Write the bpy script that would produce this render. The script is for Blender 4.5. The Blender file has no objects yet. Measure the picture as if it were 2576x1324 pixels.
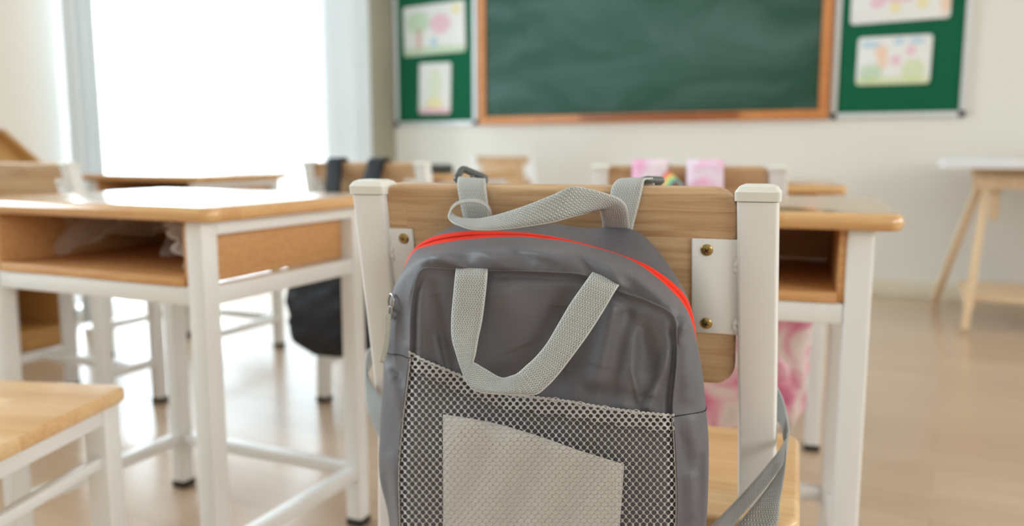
import bpy, bmesh, math, random
import numpy as np
from mathutils import Vector, Matrix

sc = bpy.context.scene
COL = sc.collection
random.seed(7)

# ------------------------------------------------------------------ camera
F_PX, W_PX, H_PX = 2080.0, 2576.0, 1324.0
CAM_H = 0.74
PITCH = math.radians(7.72)
PSI = math.radians(28.0)            # camera is turned 28 degrees to the left of the blackboard wall's normal
cam_d = bpy.data.cameras.new('camera')
cam = bpy.data.objects.new('camera', cam_d)
COL.objects.link(cam)
cam.location = (0, 0, CAM_H)
cam.rotation_euler = (math.pi / 2 - PITCH, 0, PSI)
cam_d.sensor_width = 36.0
cam_d.lens = 36.0 * F_PX / W_PX
cam_d.clip_start = 0.02
cam_d.dof.use_dof = True
cam_d.dof.focus_distance = 0.622
cam_d.dof.aperture_fstop = 3.9
sc.camera = cam

# ------------------------------------------------------------------ view, world, big lights
sc.view_settings.view_transform = 'Standard'
sc.view_settings.look = 'None'
sc.view_settings.gamma = 1.0
sc.view_settings.use_curve_mapping = False
sc.view_settings.exposure = 0.14

WX0, WX1, WY0, WY1, WZ = -3.352, 3.3, -2.6, 4.60, 2.75     # inside faces of the room

world = bpy.data.worlds.new('world')
sc.world = world
world.use_nodes = True
wn = world.node_tree
bg = wn.nodes['Background']
bg.inputs['Color'].default_value = (0.90, 0.95, 1.0, 1)
bg.inputs['Strength'].default_value = 1.3

def area(name, loc, rot, sx, sy, power, col):
    d = bpy.data.lights.new(name, 'AREA')
    d.shape = 'RECTANGLE'; d.size = sx; d.size_y = sy
    d.energy = power; d.color = col
    o = bpy.data.objects.new(name, d); COL.objects.link(o)
    o.location = loc; o.rotation_euler = rot
    return o
# daylight entering through the windows (lights stand outside the glass)
area('daylight_window_left', (WX0 - 0.32, 3.2, 1.25), (0, -math.pi / 2, 0), 2.4, 2.0, 200, (0.80, 0.915, 1.0))
area('daylight_window_near', (WX0 - 0.32, 0.0, 1.65), (0, -math.pi / 2, 0), 1.4, 2.2, 125, (0.78, 0.905, 1.0))
area('daylight_window_right', (WX1 + 0.32, 2.6, 1.6), (0, math.pi / 2, 0), 1.5, 3.0, 80, (1.0, 0.975, 0.95))
area('fill_light_rear', (WX1 + 0.32, -0.9, 1.6), (0, math.pi / 2, 0), 1.5, 2.4, 70, (1.0, 0.975, 0.95))  # fill through an unseen rear window, added to balance the backlight

# ------------------------------------------------------------------ camera maths (photo pixel -> direction)
_fw = np.array([-math.sin(PSI) * math.cos(PITCH), math.cos(PSI) * math.cos(PITCH), -math.sin(PITCH)])
_rt = np.array([math.cos(PSI), math.sin(PSI), 0.0])
_dn = np.cross(_fw, _rt)
_C = np.array([0, 0, CAM_H])
def ray(px, py):
    return (px - W_PX / 2) / F_PX * _rt + (py - H_PX / 2) / F_PX * _dn + _fw
def on_plane(px, py, p0, n):
    r = ray(px, py); n = np.asarray(n, float)
    return _C + r * (((np.asarray(p0, float) - _C) @ n) / (r @ n))
def on_z(px, py, z): return on_plane(px, py, (0, 0, z), (0, 0, 1))
def on_y(px, py, y): return on_plane(px, py, (0, y, 0), (0, 1, 0))

# ------------------------------------------------------------------ helpers
def tag(o, label=None, cat=None, group=None, kind=None):
    if label: o['label'] = label
    if cat: o['category'] = cat
    if group: o['group'] = group
    if kind: o['kind'] = kind
    return o
def thing(name, label, cat, loc=(0, 0, 0), rz=0.0, group=None):
    o = bpy.data.objects.new(name, None); COL.objects.link(o)
    o.empty_display_size = 0.1
    o.location = loc; o.rotation_euler = (0, 0, rz)
    return tag(o, label, cat, group)
def link(name, me, mat, parent=None, smooth=True):
    o = bpy.data.objects.new(name, me); COL.objects.link(o)
    if mat is not None:
        for m in (mat if isinstance(mat, (list, tuple)) else [mat]): me.materials.append(m)
    if parent is not None: o.parent = parent
    if smooth:
        me.polygons.foreach_set('use_smooth', [True] * len(me.polygons))
    return o
def auto_smooth(o, ang=35):
    me = o.data
    bm = bmesh.new(); bm.from_mesh(me)
    for e in bm.edges:
        e.smooth = not (len(e.link_faces) == 2 and e.calc_face_angle(0) > math.radians(ang))
    bm.to_mesh(me); bm.free()
def from_bm(name, bm, mat, parent=None, ang=35):
    bmesh.ops.recalc_face_normals(bm, faces=bm.faces)
    me = bpy.data.meshes.new(name); bm.to_mesh(me); bm.free()
    o = link(name, me, mat, parent); auto_smooth(o, ang)
    return o
def mesh(name, verts, faces, mat, parent=None, smooth=True, ang=None):
    me = bpy.data.meshes.new(name); me.from_pydata([tuple(map(float, v)) for v in verts], [], faces); me.update()
    o = link(name, me, mat, parent, smooth)
    if ang: auto_smooth(o, ang)
    return o
def bm_box(bm, c, s, bev=0.0, seg=2, M=None):
    r = bmesh.ops.create_cube(bm, size=1.0)
    vs = r['verts']
    for v in vs: v.co = Vector((v.co.x * s[0], v.co.y * s[1], v.co.z * s[2]))
    if bev > 0:
        es = list({e for v in vs for e in v.link_edges})
        rr = bmesh.ops.bevel(bm, geom=es, offset=bev, segments=seg, profile=0.5, affect='EDGES', clamp_overlap=True)
        vs = list({v for f in rr['faces'] for v in f.verts} | {v for v in vs if v.is_valid})
    T = Matrix.Translation(Vector(c))
    if M is not None: T = T @ M.to_4x4()
    bmesh.ops.transform(bm, matrix=T, verts=[v for v in vs if v.is_valid])
def box(name, c, s, mat, parent=None, bev=0.003, seg=2, M=None):
    bm = bmesh.new(); bm_box(bm, c, s, bev, seg, M)
    return from_bm(name, bm, mat, parent)
def bar(name, a, b, w, t, mat, parent=None, bev=0.003, up=(0, 0, 1)):
    """square tube / batten from a to b, w across, t in the 'up' direction"""
    a, b = Vector(a), Vector(b); d = (b - a); L = d.length; d.normalize()
    u = Vector(up)
    if abs(u.dot(d)) > 0.95: u = Vector((0, 1, 0))
    x = d.cross(u).normalized(); z = x.cross(d).normalized()
    M = Matrix((x, d, z)).transposed()
    return box(name, (a + b) / 2, (w, L, t), mat, parent, bev, 2, M)
def sweep(name, path, w, mat, parent=None, bev=0.005, seg=3, side=Vector((1, 0, 0))):
    """square rounded tube swept along a path that lies in a plane with normal 'side'"""
    prof = []
    h = w / 2
    for cx, cy, a0 in ((1, 1, 0), (-1, 1, 90), (-1, -1, 180), (1, -1, 270)):
        for k in range(seg + 1):
            a = math.radians(a0 + 90 * k / seg)
            prof.append((cx * (h - bev) + bev * math.cos(a), cy * (h - bev) + bev * math.sin(a)))
    n = len(prof); vs = []; fs = []
    P = [Vector(p) for p in path]
    for i, p in enumerate(P):
        d = (P[min(i + 1, len(P) - 1)] - P[max(i - 1, 0)]).normalized()
        y = d.cross(side).normalized()
        for (a, b) in prof: vs.append(p + side * a + y * b)
    for i in range(len(P) - 1):
        for k in range(n):
            fs.append((i * n + k, i * n + (k + 1) % n, (i + 1) * n + (k + 1) % n, (i + 1) * n + k))
    fs.append(tuple(range(n))[::-1]); fs.append(tuple((len(P) - 1) * n + k for k in range(n)))
    return mesh(name, vs, fs, mat, parent, ang=40)
def tube(name, path, r, mat, parent=None, n=8, closed=False):
    P = [Vector(p) for p in path]; vs = []; fs = []; m = len(P)
    for i, p in enumerate(P):
        a, b = (P[(i - 1) % m], P[(i + 1) % m]) if closed else (P[max(i - 1, 0)], P[min(i + 1, m - 1)])
        d = (b - a).normalized()
        u = d.cross(Vector((0.3, 0.2, 0.93))).normalized(); w = d.cross(u)
        for k in range(n):
            t = 2 * math.pi * k / n
            vs.append(p + u * r * math.cos(t) + w * r * math.sin(t))
    for i in range(m if closed else m - 1):
        j = (i + 1) % m
        for k in range(n): fs.append((i * n + k, i * n + (k + 1) % n, j * n + (k + 1) % n, j * n + k))
    if not closed:
        fs.append(tuple(range(n))[::-1]); fs.append(tuple((m - 1) * n + k for k in range(n)))
    return mesh(name, vs, fs, mat, parent)
def rounded_board(name, sx, sy, t, rad, roll, mat, parent=None, loc=(0, 0, 0), rot=(0, 0, 0), upright=False, seg=6, rsegs=3):
    """board with rounded corners and rolled edges, centred; upright -> stands in XZ, else lies in XY"""
    bm = bmesh.new(); pts = []
    for cx, cy, a0 in ((1, 1, 0), (-1, 1, 90), (-1, -1, 180), (1, -1, 270)):
        for k in range(seg + 1):
            a = math.radians(a0 + 90 * k / seg)
            pts.append((cx * (sx / 2 - rad) + rad * math.cos(a), cy * (sy / 2 - rad) + rad * math.sin(a)))
    vs = [bm.verts.new((x, y, -t / 2)) for x, y in pts]
    f = bm.faces.new(vs)
    r = bmesh.ops.extrude_face_region(bm, geom=[f])
    for v in [g for g in r['geom'] if isinstance(g, bmesh.types.BMVert)]: v.co.z += t
    es = [e for e in bm.edges if abs(e.verts[0].co.z - e.verts[1].co.z) < 1e-6]
    bmesh.ops.bevel(bm, geom=es, offset=roll, segments=rsegs, profile=0.5, affect='EDGES', clamp_overlap=True)
    if upright: bmesh.ops.rotate(bm, verts=bm.verts, cent=(0, 0, 0), matrix=Matrix.Rotation(math.pi / 2, 3, 'X'))
    o = from_bm(name, bm, mat, parent, 50)
    o.location = loc; o.rotation_euler = rot
    return o
def dup(root, name, label, loc, rz, group=None):
    r = root.copy(); r.name = name; COL.objects.link(r)
    r.location = loc; r.rotation_euler = (0, 0, rz); r['label'] = label
    if group: r['group'] = group
    for ch in list(root.children):
        c = ch.copy(); COL.objects.link(c); c.parent = r
        for g in list(ch.children):
            d = g.copy(); COL.objects.link(d); d.parent = c
    return r

# ------------------------------------------------------------------ materials
def srgb(r, g, b):
    f = lambda c: (c / 255 / 12.92) if c / 255 <= 0.04045 else ((c / 255 + 0.055) / 1.055) ** 2.4
    return (f(r), f(g), f(b), 1)
def new_mat(name):
    m = bpy.data.materials.new(name); m.use_nodes = True
    nt = m.node_tree; p = nt.nodes['Principled BSDF']
    return m, nt, p
def N(nt, t, **kw):
    n = nt.nodes.new(t)
    for k, v in kw.items():
        if k.startswith('i_'):
            key = k[2:]; n.inputs[int(key) if key.isdigit() else key].default_value = v
        else: setattr(n, k, v)
    return n
def math_n(nt, op, a, b=None, c=None):
    n = nt.nodes.new('ShaderNodeMath'); n.operation = op
    for i, x in enumerate((a, b, c)):
        if x is None: continue
        if isinstance(x, (int, float)): n.inputs[i].default_value = x
        else: nt.links.new(x, n.inputs[i])
    return n.outputs[0]
def mixc(nt, fac, a, b):
    n = nt.nodes.new('ShaderNodeMix'); n.data_type = 'RGBA'
    for s, x in ((0, fac), (6, a), (7, b)):
        if isinstance(x, (int, float)): n.inputs[s].default_value = x
        elif isinstance(x, tuple): n.inputs[s].default_value = x
        else: nt.links.new(x, n.inputs[s])
    return n.outputs[2]
def simple(name, col, rough=0.5, metal=0.0, bump=0.0, scale=200, var=0.0, coat=0.0, sheen=0.0):
    m, nt, p = new_mat(name)
    p.inputs['Base Color'].default_value = col; p.inputs['Roughness'].default_value = rough
    p.inputs['Metallic'].default_value = metal; p.inputs['Coat Weight'].default_value = coat
    p.inputs['Sheen Weight'].default_value = sheen
    tc = N(nt, 'ShaderNodeTexCoord'); nz = N(nt, 'ShaderNodeTexNoise', i_Scale=scale, i_Detail=3.0)
    nt.links.new(tc.outputs['Object'], nz.inputs['Vector'])
    if var:
        d = tuple(c * (1 - var) for c in col[:3]) + (1,)
        nt.links.new(mixc(nt, nz.outputs['Fac'], d, col), p.inputs['Base Color'])
    if bump:
        b = N(nt, 'ShaderNodeBump', i_Strength=bump, i_Distance=0.001)
        nt.links.new(nz.outputs['Fac'], b.inputs['Height']); nt.links.new(b.outputs['Normal'], p.inputs['Normal'])
    return m
def wood(name, c0, c1, strip=0.045, axis='Y', rough=0.35, coat=0.2, grain=1.0, along='X', tone=0.55):
    """glued-lamella wood: strips stacked along 'axis', grain along 'along' (object space)"""
    m, nt, p = new_mat(name)
    tc = N(nt, 'ShaderNodeTexCoord'); sp = N(nt, 'ShaderNodeSeparateXYZ')
    nt.links.new(tc.outputs['Object'], sp.inputs[0])
    ax = {'X': 0, 'Y': 1, 'Z': 2}
    idx = math_n(nt, 'FLOOR', math_n(nt, 'DIVIDE', sp.outputs[ax[axis]], strip))
    # lamella offset along the grain, two lengths per strip
    off = N(nt, 'ShaderNodeTexWhiteNoise', noise_dimensions='1D'); nt.links.new(idx, off.inputs['W'])
    piece = math_n(nt, 'FLOOR', math_n(nt, 'ADD', math_n(nt, 'MULTIPLY', sp.outputs[ax[along]], 3.0), math_n(nt, 'MULTIPLY', off.outputs['Value'], 5.0)))
    w2 = N(nt, 'ShaderNodeTexWhiteNoise', noise_dimensions='2D')
    cv = N(nt, 'ShaderNodeCombineXYZ'); nt.links.new(idx, cv.inputs[0]); nt.links.new(piece, cv.inputs[1])
    nt.links.new(cv.outputs[0], w2.inputs['Vector'])
    sc_ = [140.0, 140.0, 140.0]; sc_[ax[along]] = 7.0
    mp = N(nt, 'ShaderNodeMapping'); mp.inputs['Scale'].default_value = sc_
    ad = N(nt, 'ShaderNodeVectorMath', operation='ADD'); nt.links.new(tc.outputs['Object'], ad.inputs[0])
    cv2 = N(nt, 'ShaderNodeCombineXYZ'); nt.links.new(math_n(nt, 'MULTIPLY', w2.outputs['Value'], 3.7), cv2.inputs[ax[along]])
    nt.links.new(cv2.outputs[0], ad.inputs[1]); nt.links.new(ad.outputs[0], mp.inputs['Vector'])
    g = N(nt, 'ShaderNodeTexNoise', i_Scale=1.0, i_Detail=5.0, i_Roughness=0.62, i_Distortion=0.6)
    nt.links.new(mp.outputs[0], g.inputs['Vector'])
    gr = N(nt, 'ShaderNodeMapRange'); gr.inputs[1].default_value = 0.34; gr.inputs[2].default_value = 0.62
    nt.links.new(g.outputs['Fac'], gr.inputs[0])
    fac = math_n(nt, 'ADD', math_n(nt, 'MULTIPLY', w2.outputs['Value'], tone), math_n(nt, 'MULTIPLY', gr.outputs[0], (1 - tone) * grain))
    nt.links.new(mixc(nt, fac, c0, c1), p.inputs['Base Color'])
    p.inputs['Roughness'].default_value = rough; p.inputs['Coat Weight'].default_value = coat; p.inputs['Coat Roughness'].default_value = 0.15
    b = N(nt, 'ShaderNodeBump', i_Strength=0.12, i_Distance=0.001)
    nt.links.new(gr.outputs[0], b.inputs['Height']); nt.links.new(b.outputs['Normal'], p.inputs['Normal'])
    return m

M = {}
M['wall'] = simple('wall_paint', srgb(233, 227, 218), 0.85, bump=0.05, scale=60)
M['ceiling'] = simple('ceiling_paint', srgb(240, 238, 234), 0.9)
M['skirting'] = simple('skirting_paint', srgb(226, 214, 192), 0.55)
M['white_frame'] = simple('white_window_frame', srgb(235, 238, 238), 0.4)
M['steel'] = simple('white_painted_steel', srgb(236, 234, 231), 0.3, bump=0.03, scale=900, coat=0.15)
M['cap'] = simple('white_plastic_cap', srgb(232, 229, 220), 0.4, bump=0.03, scale=700)
M['foot'] = simple('dark_rubber_foot', srgb(52, 48, 44), 0.7)
M['wood_back'] = wood('backrest_wood', srgb(170, 126, 86), srgb(218, 184, 144), 0.0243, 'Z', 0.42, 0.1, 1.0, 'X', 0.38)
M['wood_seat'] = wood('seat_wood', srgb(206, 152, 96), srgb(238, 202, 152), 0.034, 'Y', 0.3, 0.3, 1.0, 'X', 0.6)
M['wood_top'] = wood('tabletop_wood', srgb(196, 140, 84), srgb(226, 180, 122), 0.04, 'Y', 0.16, 0.7, 0.9, 'X', 0.5)
M['wood_box'] = wood('compartment_wood', srgb(196, 138, 84), srgb(220, 168, 112), 0.05, 'Z', 0.5, 0.0, 1.0, 'X', 0.3)
M['wood_pine'] = wood('trestle_pine', srgb(222, 188, 146), srgb(240, 212, 176), 0.2, 'X', 0.55, 0.0, 1.0, 'Z', 0.2)
M['wood_rack'] = wood('rack_wood', srgb(176, 126, 66), srgb(205, 156, 92), 0.3, 'Z', 0.5, 0.0, 1.0, 'Y', 0.2)
M['wood_frame'] = wood('board_frame_wood', srgb(196, 118, 62), srgb(222, 150, 88), 0.4, 'Z', 0.45, 0.1, 1.0, 'X', 0.3)
M['wood_rail'] = wood('chalk_rail_wood', srgb(128, 56, 28), srgb(160, 78, 40), 0.4, 'Z', 0.45, 0.1, 1.0, 'X', 0.3)
M['aluminium'] = simple('aluminium', srgb(226, 226, 226), 0.35, 0.35)
M['black_plastic'] = simple('black_plastic', srgb(38, 44, 48), 0.5)
M['felt'] = simple('green_felt', srgb(0, 98, 66), 0.95, bump=0.3, scale=500, var=0.12)
M['white_laminate'] = simple('white_laminate', srgb(240, 238, 240), 0.3)
M['brass'] = simple('brass_screw', srgb(170, 142, 92), 0.32, 0.9, bump=0.15, scale=600)
M['dark_slot'] = simple('screw_recess', srgb(38, 28, 18), 0.6)
M['metal'] = simple('zinc_zip_metal', srgb(176, 176, 174), 0.3, 0.85)
M['grey_plastic'] = simple('grey_buckle_plastic', srgb(96, 98, 98), 0.42)
M['orange'] = simple('orange_zip_tape', srgb(255, 48, 8), 0.75, bump=0.6, scale=900, var=0.1)
M['thread'] = simple('dark_seam_thread', srgb(40, 38, 42), 0.8)
M['card'] = simple('white_card', srgb(236, 229, 223), 0.6)
M['cord'] = simple('pale_cord', srgb(196, 196, 186), 0.8, bump=0.8, scale=700, var=0.25)
M['netting'] = simple('grey_netting', srgb(186, 180, 177), 0.7, sheen=0.2)
M['black_cloth'] = simple('black_cloth', srgb(22, 24, 34), 0.6, bump=0.4, scale=40, var=0.5)
M['pencil_case'] = simple('dark_case_cloth', srgb(52, 58, 58), 0.8)
M['lamp_body'] = simple('fill_lamp_housing', srgb(236, 236, 232), 0.4)

def floor_mat():
    m, nt, p = new_mat('laminate_floor')
    tc = N(nt, 'ShaderNodeTexCoord')
    br = N(nt, 'ShaderNodeTexBrick', i_Scale=1.0); br.offset = 0.37
    br.inputs['Color1'].default_value = srgb(202, 172, 142); br.inputs['Color2'].default_value = srgb(212, 184, 154)
    br.inputs['Mortar'].default_value = srgb(176, 150, 120)
    br.inputs['Mortar Size'].default_value = 0.0012; br.inputs['Brick Width'].default_value = 1.2; br.inputs['Row Height'].default_value = 0.15
    nt.links.new(tc.outputs['Object'], br.inputs['Vector'])
    mp = N(nt, 'ShaderNodeMapping'); mp.inputs['Scale'].default_value = (2.2, 26, 1)
    nt.links.new(tc.outputs['Object'], mp.inputs['Vector'])
    nz = N(nt, 'ShaderNodeTexNoise', i_Scale=1.0, i_Detail=5.0, i_Distortion=0.5); nt.links.new(mp.outputs[0], nz.inputs['Vector'])
    mr = N(nt, 'ShaderNodeMapRange'); mr.inputs[1].default_value = 0.35; mr.inputs[2].default_value = 0.7; mr.inputs[4].default_value = 0.35
    nt.links.new(nz.outputs['Fac'], mr.inputs[0])
    nt.links.new(mixc(nt, mr.outputs[0], br.outputs['Color'], srgb(184, 150, 120)), p.inputs['Base Color'])
    p.inputs['Roughness'].default_value = 0.3; p.inputs['Coat Weight'].default_value = 0.6; p.inputs['Coat Roughness'].default_value = 0.2
    b = N(nt, 'ShaderNodeBump', i_Strength=0.05, i_Distance=0.002)
    nt.links.new(nz.outputs['Fac'], b.inputs['Height']); nt.links.new(b.outputs['Normal'], p.inputs['Normal'])
    return m
M['floor'] = floor_mat()

def chalk_mat():
    m, nt, p = new_mat('chalkboard_green')
    tc = N(nt, 'ShaderNodeTexCoord')
    mp = N(nt, 'ShaderNodeMapping'); mp.inputs['Scale'].default_value = (0.9, 1, 1.9); mp.inputs['Location'].default_value = (0.3, 0, 0.9)
    nt.links.new(tc.outputs['Object'], mp.inputs['Vector'])
    nz = N(nt, 'ShaderNodeTexNoise', i_Scale=1.5, i_Detail=4.0, i_Roughness=0.5, i_Distortion=1.2); nt.links.new(mp.outputs[0], nz.inputs['Vector'])
    mr = N(nt, 'ShaderNodeMapRange'); mr.inputs[1].default_value = 0.40; mr.inputs[2].default_value = 0.78; mr.inputs[4].default_value = 0.85
    nt.links.new(nz.outputs['Fac'], mr.inputs[0])
    nt.links.new(mixc(nt, mr.outputs[0], srgb(30, 76, 60), srgb(86, 114, 108)), p.inputs['Base Color'])
    p.inputs['Roughness'].default_value = 0.6
    return m
M['chalk'] = chalk_mat()

def print_mat(name, blobs):
    """child's crayon drawing: soft blobs at (x, z, rx, rz, colour) in the sheet's own metres"""
    m, nt, p = new_mat(name)
    tc = N(nt, 'ShaderNodeTexCoord'); sp = N(nt, 'ShaderNodeSeparateXYZ'); nt.links.new(tc.outputs['Object'], sp.inputs[0])
    nz = N(nt, 'ShaderNodeTexNoise', i_Scale=28.0, i_Detail=4.0); nt.links.new(tc.outputs['Object'], nz.inputs['Vector'])
    cur = srgb(238, 236, 232)
    for (x, z, rx, rz_, c) in blobs:
        dx = math_n(nt, 'DIVIDE', math_n(nt, 'SUBTRACT', sp.outputs[0], x), rx)
        dz = math_n(nt, 'DIVIDE', math_n(nt, 'SUBTRACT', sp.outputs[2], z), rz_)
        r = math_n(nt, 'ADD', math_n(nt, 'MULTIPLY', dx, dx), math_n(nt, 'MULTIPLY', dz, dz))
        f = math_n(nt, 'SUBTRACT', 1.0, r)
        f = math_n(nt, 'MAXIMUM', f, 0.0)
        f = math_n(nt, 'MINIMUM', math_n(nt, 'MULTIPLY', math_n(nt, 'MULTIPLY', f, 2.5), nz.outputs['Fac']), 0.55)
        cur = mixc(nt, f, cur, c)
    nt.links.new(cur, p.inputs['Base Color']); p.inputs['Roughness'].default_value = 0.7
    return m

def sheer_mat(name, transp, col, opaque=0.42):
    m, nt, p = new_mat(name)
    nt.nodes.remove(p); out = nt.nodes['Material Output']
    tl = N(nt, 'ShaderNodeBsdfTranslucent'); tl.inputs['Color'].default_value = col
    df = N(nt, 'ShaderNodeBsdfDiffuse'); df.inputs['Color'].default_value = col
    tr = N(nt, 'ShaderNodeBsdfTransparent')
    m1 = N(nt, 'ShaderNodeMixShader'); m1.inputs[0].default_value = opaque
    nt.links.new(tl.outputs[0], m1.inputs[1]); nt.links.new(df.outputs[0], m1.inputs[2])
    m2 = N(nt, 'ShaderNodeMixShader'); m2.inputs[0].default_value = transp
    nt.links.new(m1.outputs[0], m2.inputs[1]); nt.links.new(tr.outputs[0], m2.inputs[2])
    nt.links.new(m2.outputs[0], out.inputs['Surface'])
    return m
M['sheer'] = sheer_mat('sheer_curtain_voile', 0.28, (0.93, 0.95, 0.97, 1))
M['drape'] = sheer_mat('white_drape_cloth', 0.0, (0.84, 0.88, 0.90, 1), 0.975)
M['film'] = sheer_mat('clear_plastic_film', 0.72, (0.9, 0.9, 0.9, 1))

def glass_mat():
    m, nt, p = new_mat('window_glass'); nt.nodes.remove(p); out = nt.nodes['Material Output']
    g = N(nt, 'ShaderNodeBsdfGlossy'); g.inputs['Roughness'].default_value = 0.02
    t = N(nt, 'ShaderNodeBsdfTransparent'); t.inputs['Color'].default_value = (0.96, 0.985, 0.98, 1)
    fr = N(nt, 'ShaderNodeFresnel', i_IOR=1.45)
    mx = N(nt, 'ShaderNodeMixShader'); nt.links.new(fr.outputs[0], mx.inputs[0])
    nt.links.new(t.outputs[0], mx.inputs[1]); nt.links.new(g.outputs[0], mx.inputs[2]); nt.links.new(mx.outputs[0], out.inputs['Surface'])
    return m
M['glass'] = glass_mat()

def nylon_mat():
    m, nt, p = new_mat('grey_nylon')
    tc = N(nt, 'ShaderNodeTexCoord')
    mp = N(nt, 'ShaderNodeMapping'); mp.inputs['Rotation'].default_value = (0, math.radians(38), 0)
    nt.links.new(tc.outputs['Object'], mp.inputs['Vector'])
    wv = N(nt, 'ShaderNodeTexWave', i_Scale=620.0, i_Distortion=0.3); wv.bands_direction = 'X'
    nt.links.new(mp.outputs[0], wv.inputs['Vector'])
    nz = N(nt, 'ShaderNodeTexNoise', i_Scale=38.0, i_Detail=3.0, i_Distortion=0.8); nt.links.new(tc.outputs['Object'], nz.inputs['Vector'])
    nt.links.new(mixc(nt, nz.outputs['Fac'], srgb(89, 86, 91), srgb(101, 97, 102)), p.inputs['Base Color'])
    p.inputs['Roughness'].default_value = 0.52; p.inputs['Sheen Weight'].default_value = 0.12
    p.inputs['Specular IOR Level'].default_value = 0.55
    h = math_n(nt, 'ADD', math_n(nt, 'MULTIPLY', wv.outputs['Fac'], 0.10), math_n(nt, 'MULTIPLY', nz.outputs['Fac'], 0.25))
    b = N(nt, 'ShaderNodeBump', i_Strength=0.55, i_Distance=0.0011)
    nt.links.new(h, b.inputs['Height']); nt.links.new(b.outputs['Normal'], p.inputs['Normal'])
    return m
M['nylon'] = nylon_mat()

def webbing_mat(name, c_dark, c_light, n=12.0):
    """woven strap: wavy yarns running along the strap, from its UVs (u across, v in strap widths)"""
    m, nt, p = new_mat(name)
    uv = N(nt, 'ShaderNodeUVMap'); sp = N(nt, 'ShaderNodeSeparateXYZ'); nt.links.new(uv.outputs[0], sp.inputs[0])
    tri = math_n(nt, 'PINGPONG', math_n(nt, 'MULTIPLY', sp.outputs[1], 12.0), 1.0)
    ph = math_n(nt, 'ADD', math_n(nt, 'MULTIPLY', sp.outputs[0], n), math_n(nt, 'MULTIPLY', tri, 0.75))
    yarn = math_n(nt, 'ABSOLUTE', math_n(nt, 'SINE', math_n(nt, 'MULTIPLY', ph, math.pi)))
    bead = math_n(nt, 'ABSOLUTE', math_n(nt, 'SINE', math_n(nt, 'MULTIPLY', sp.outputs[1], 12.0 * math.pi)))
    h = math_n(nt, 'MULTIPLY', yarn, math_n(nt, 'ADD', 0.55, math_n(nt, 'MULTIPLY', bead, 0.45)))
    edge = math_n(nt, 'GREATER_THAN', math_n(nt, 'ABSOLUTE', math_n(nt, 'SUBTRACT', sp.outputs[0], 0.5)), 0.46)
    h = math_n(nt, 'MAXIMUM', h, math_n(nt, 'MULTIPLY', edge, 0.8))
    nt.links.new(mixc(nt, math_n(nt, 'POWER', h, 0.7), c_dark, c_light), p.inputs['Base Color'])
    p.inputs['Roughness'].default_value = 0.75; p.inputs['Sheen Weight'].default_value = 0.2
    b = N(nt, 'ShaderNodeBump', i_Strength=0.8, i_Distance=0.0008)
    nt.links.new(h, b.inputs['Height']); nt.links.new(b.outputs['Normal'], p.inputs['Normal'])
    return m
M['web'] = webbing_mat('grey_webbing', srgb(116, 116, 114), srgb(204, 203, 197))
M['web_dark'] = webbing_mat('dark_grey_webbing', srgb(86, 88, 90), srgb(172, 172, 168))

def pink_mat(name, stops, scale):
    m, nt, p = new_mat(name)
    tc = N(nt, 'ShaderNodeTexCoord')
    nz = N(nt, 'ShaderNodeTexNoise', i_Scale=scale, i_Detail=2.0, i_Distortion=0.8); nt.links.new(tc.outputs['Object'], nz.inputs['Vector'])
    cr = N(nt, 'ShaderNodeValToRGB'); e = cr.color_ramp.elements
    e[0].position = stops[0][0]; e[0].color = stops[0][1]; e[1].position = stops[-1][0]; e[1].color = stops[-1][1]
    for pos, c in stops[1:-1]:
        x = e.new(pos); x.color = c
    nt.links.new(nz.outputs['Fac'], cr.inputs[0]); nt.links.new(cr.outputs[0], p.inputs['Base Color'])
    p.inputs['Roughness'].default_value = 0.6
    return m
M['pink'] = pink_mat('pink_print_cloth', [(0.30, srgb(206, 92, 138)), (0.40, srgb(230, 140, 168)), (0.50, srgb(240, 188, 198)), (0.58, srgb(242, 222, 216)), (0.70, srgb(222, 206, 196))], 13.0)
M['pink_pale'] = pink_mat('pale_pink_strap_cloth', [(0.32, srgb(240, 172, 204)), (0.46, srgb(244, 196, 222)), (0.56, srgb(238, 218, 236)), (0.70, srgb(244, 228, 230))], 16.0)
def rainbow_mat():
    m, nt, p = new_mat('rainbow_loop_cloth')
    uv = N(nt, 'ShaderNodeUVMap'); sp = N(nt, 'ShaderNodeSeparateXYZ'); nt.links.new(uv.outputs[0], sp.inputs[0])
    cr = N(nt, 'ShaderNodeValToRGB'); e = cr.color_ramp.elements
    e[0].position = 0.0; e[0].color = srgb(206, 62, 92); e[1].position = 1.0; e[1].color = srgb(130, 190, 210)
    for pos, c in ((0.3, srgb(240, 150, 90)), (0.5, srgb(240, 220, 130)), (0.75, srgb(150, 205, 140))):
        x = e.new(pos); x.color = c
    nt.links.new(sp.outputs[0], cr.inputs[0]); nt.links.new(cr.outputs[0], p.inputs['Base Color'])
    return m
M['rainbow'] = rainbow_mat()
def emit_mat(name, col, s):
    m, nt, p = new_mat(name); p.inputs['Base Color'].default_value = col
    p.inputs['Emission Color'].default_value = col; p.inputs['Emission Strength'].default_value = s
    return m
M['lamp'] = emit_mat('fill_lamp_diffuser', (1.0, 0.97, 0.94, 1), 0.6)

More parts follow.
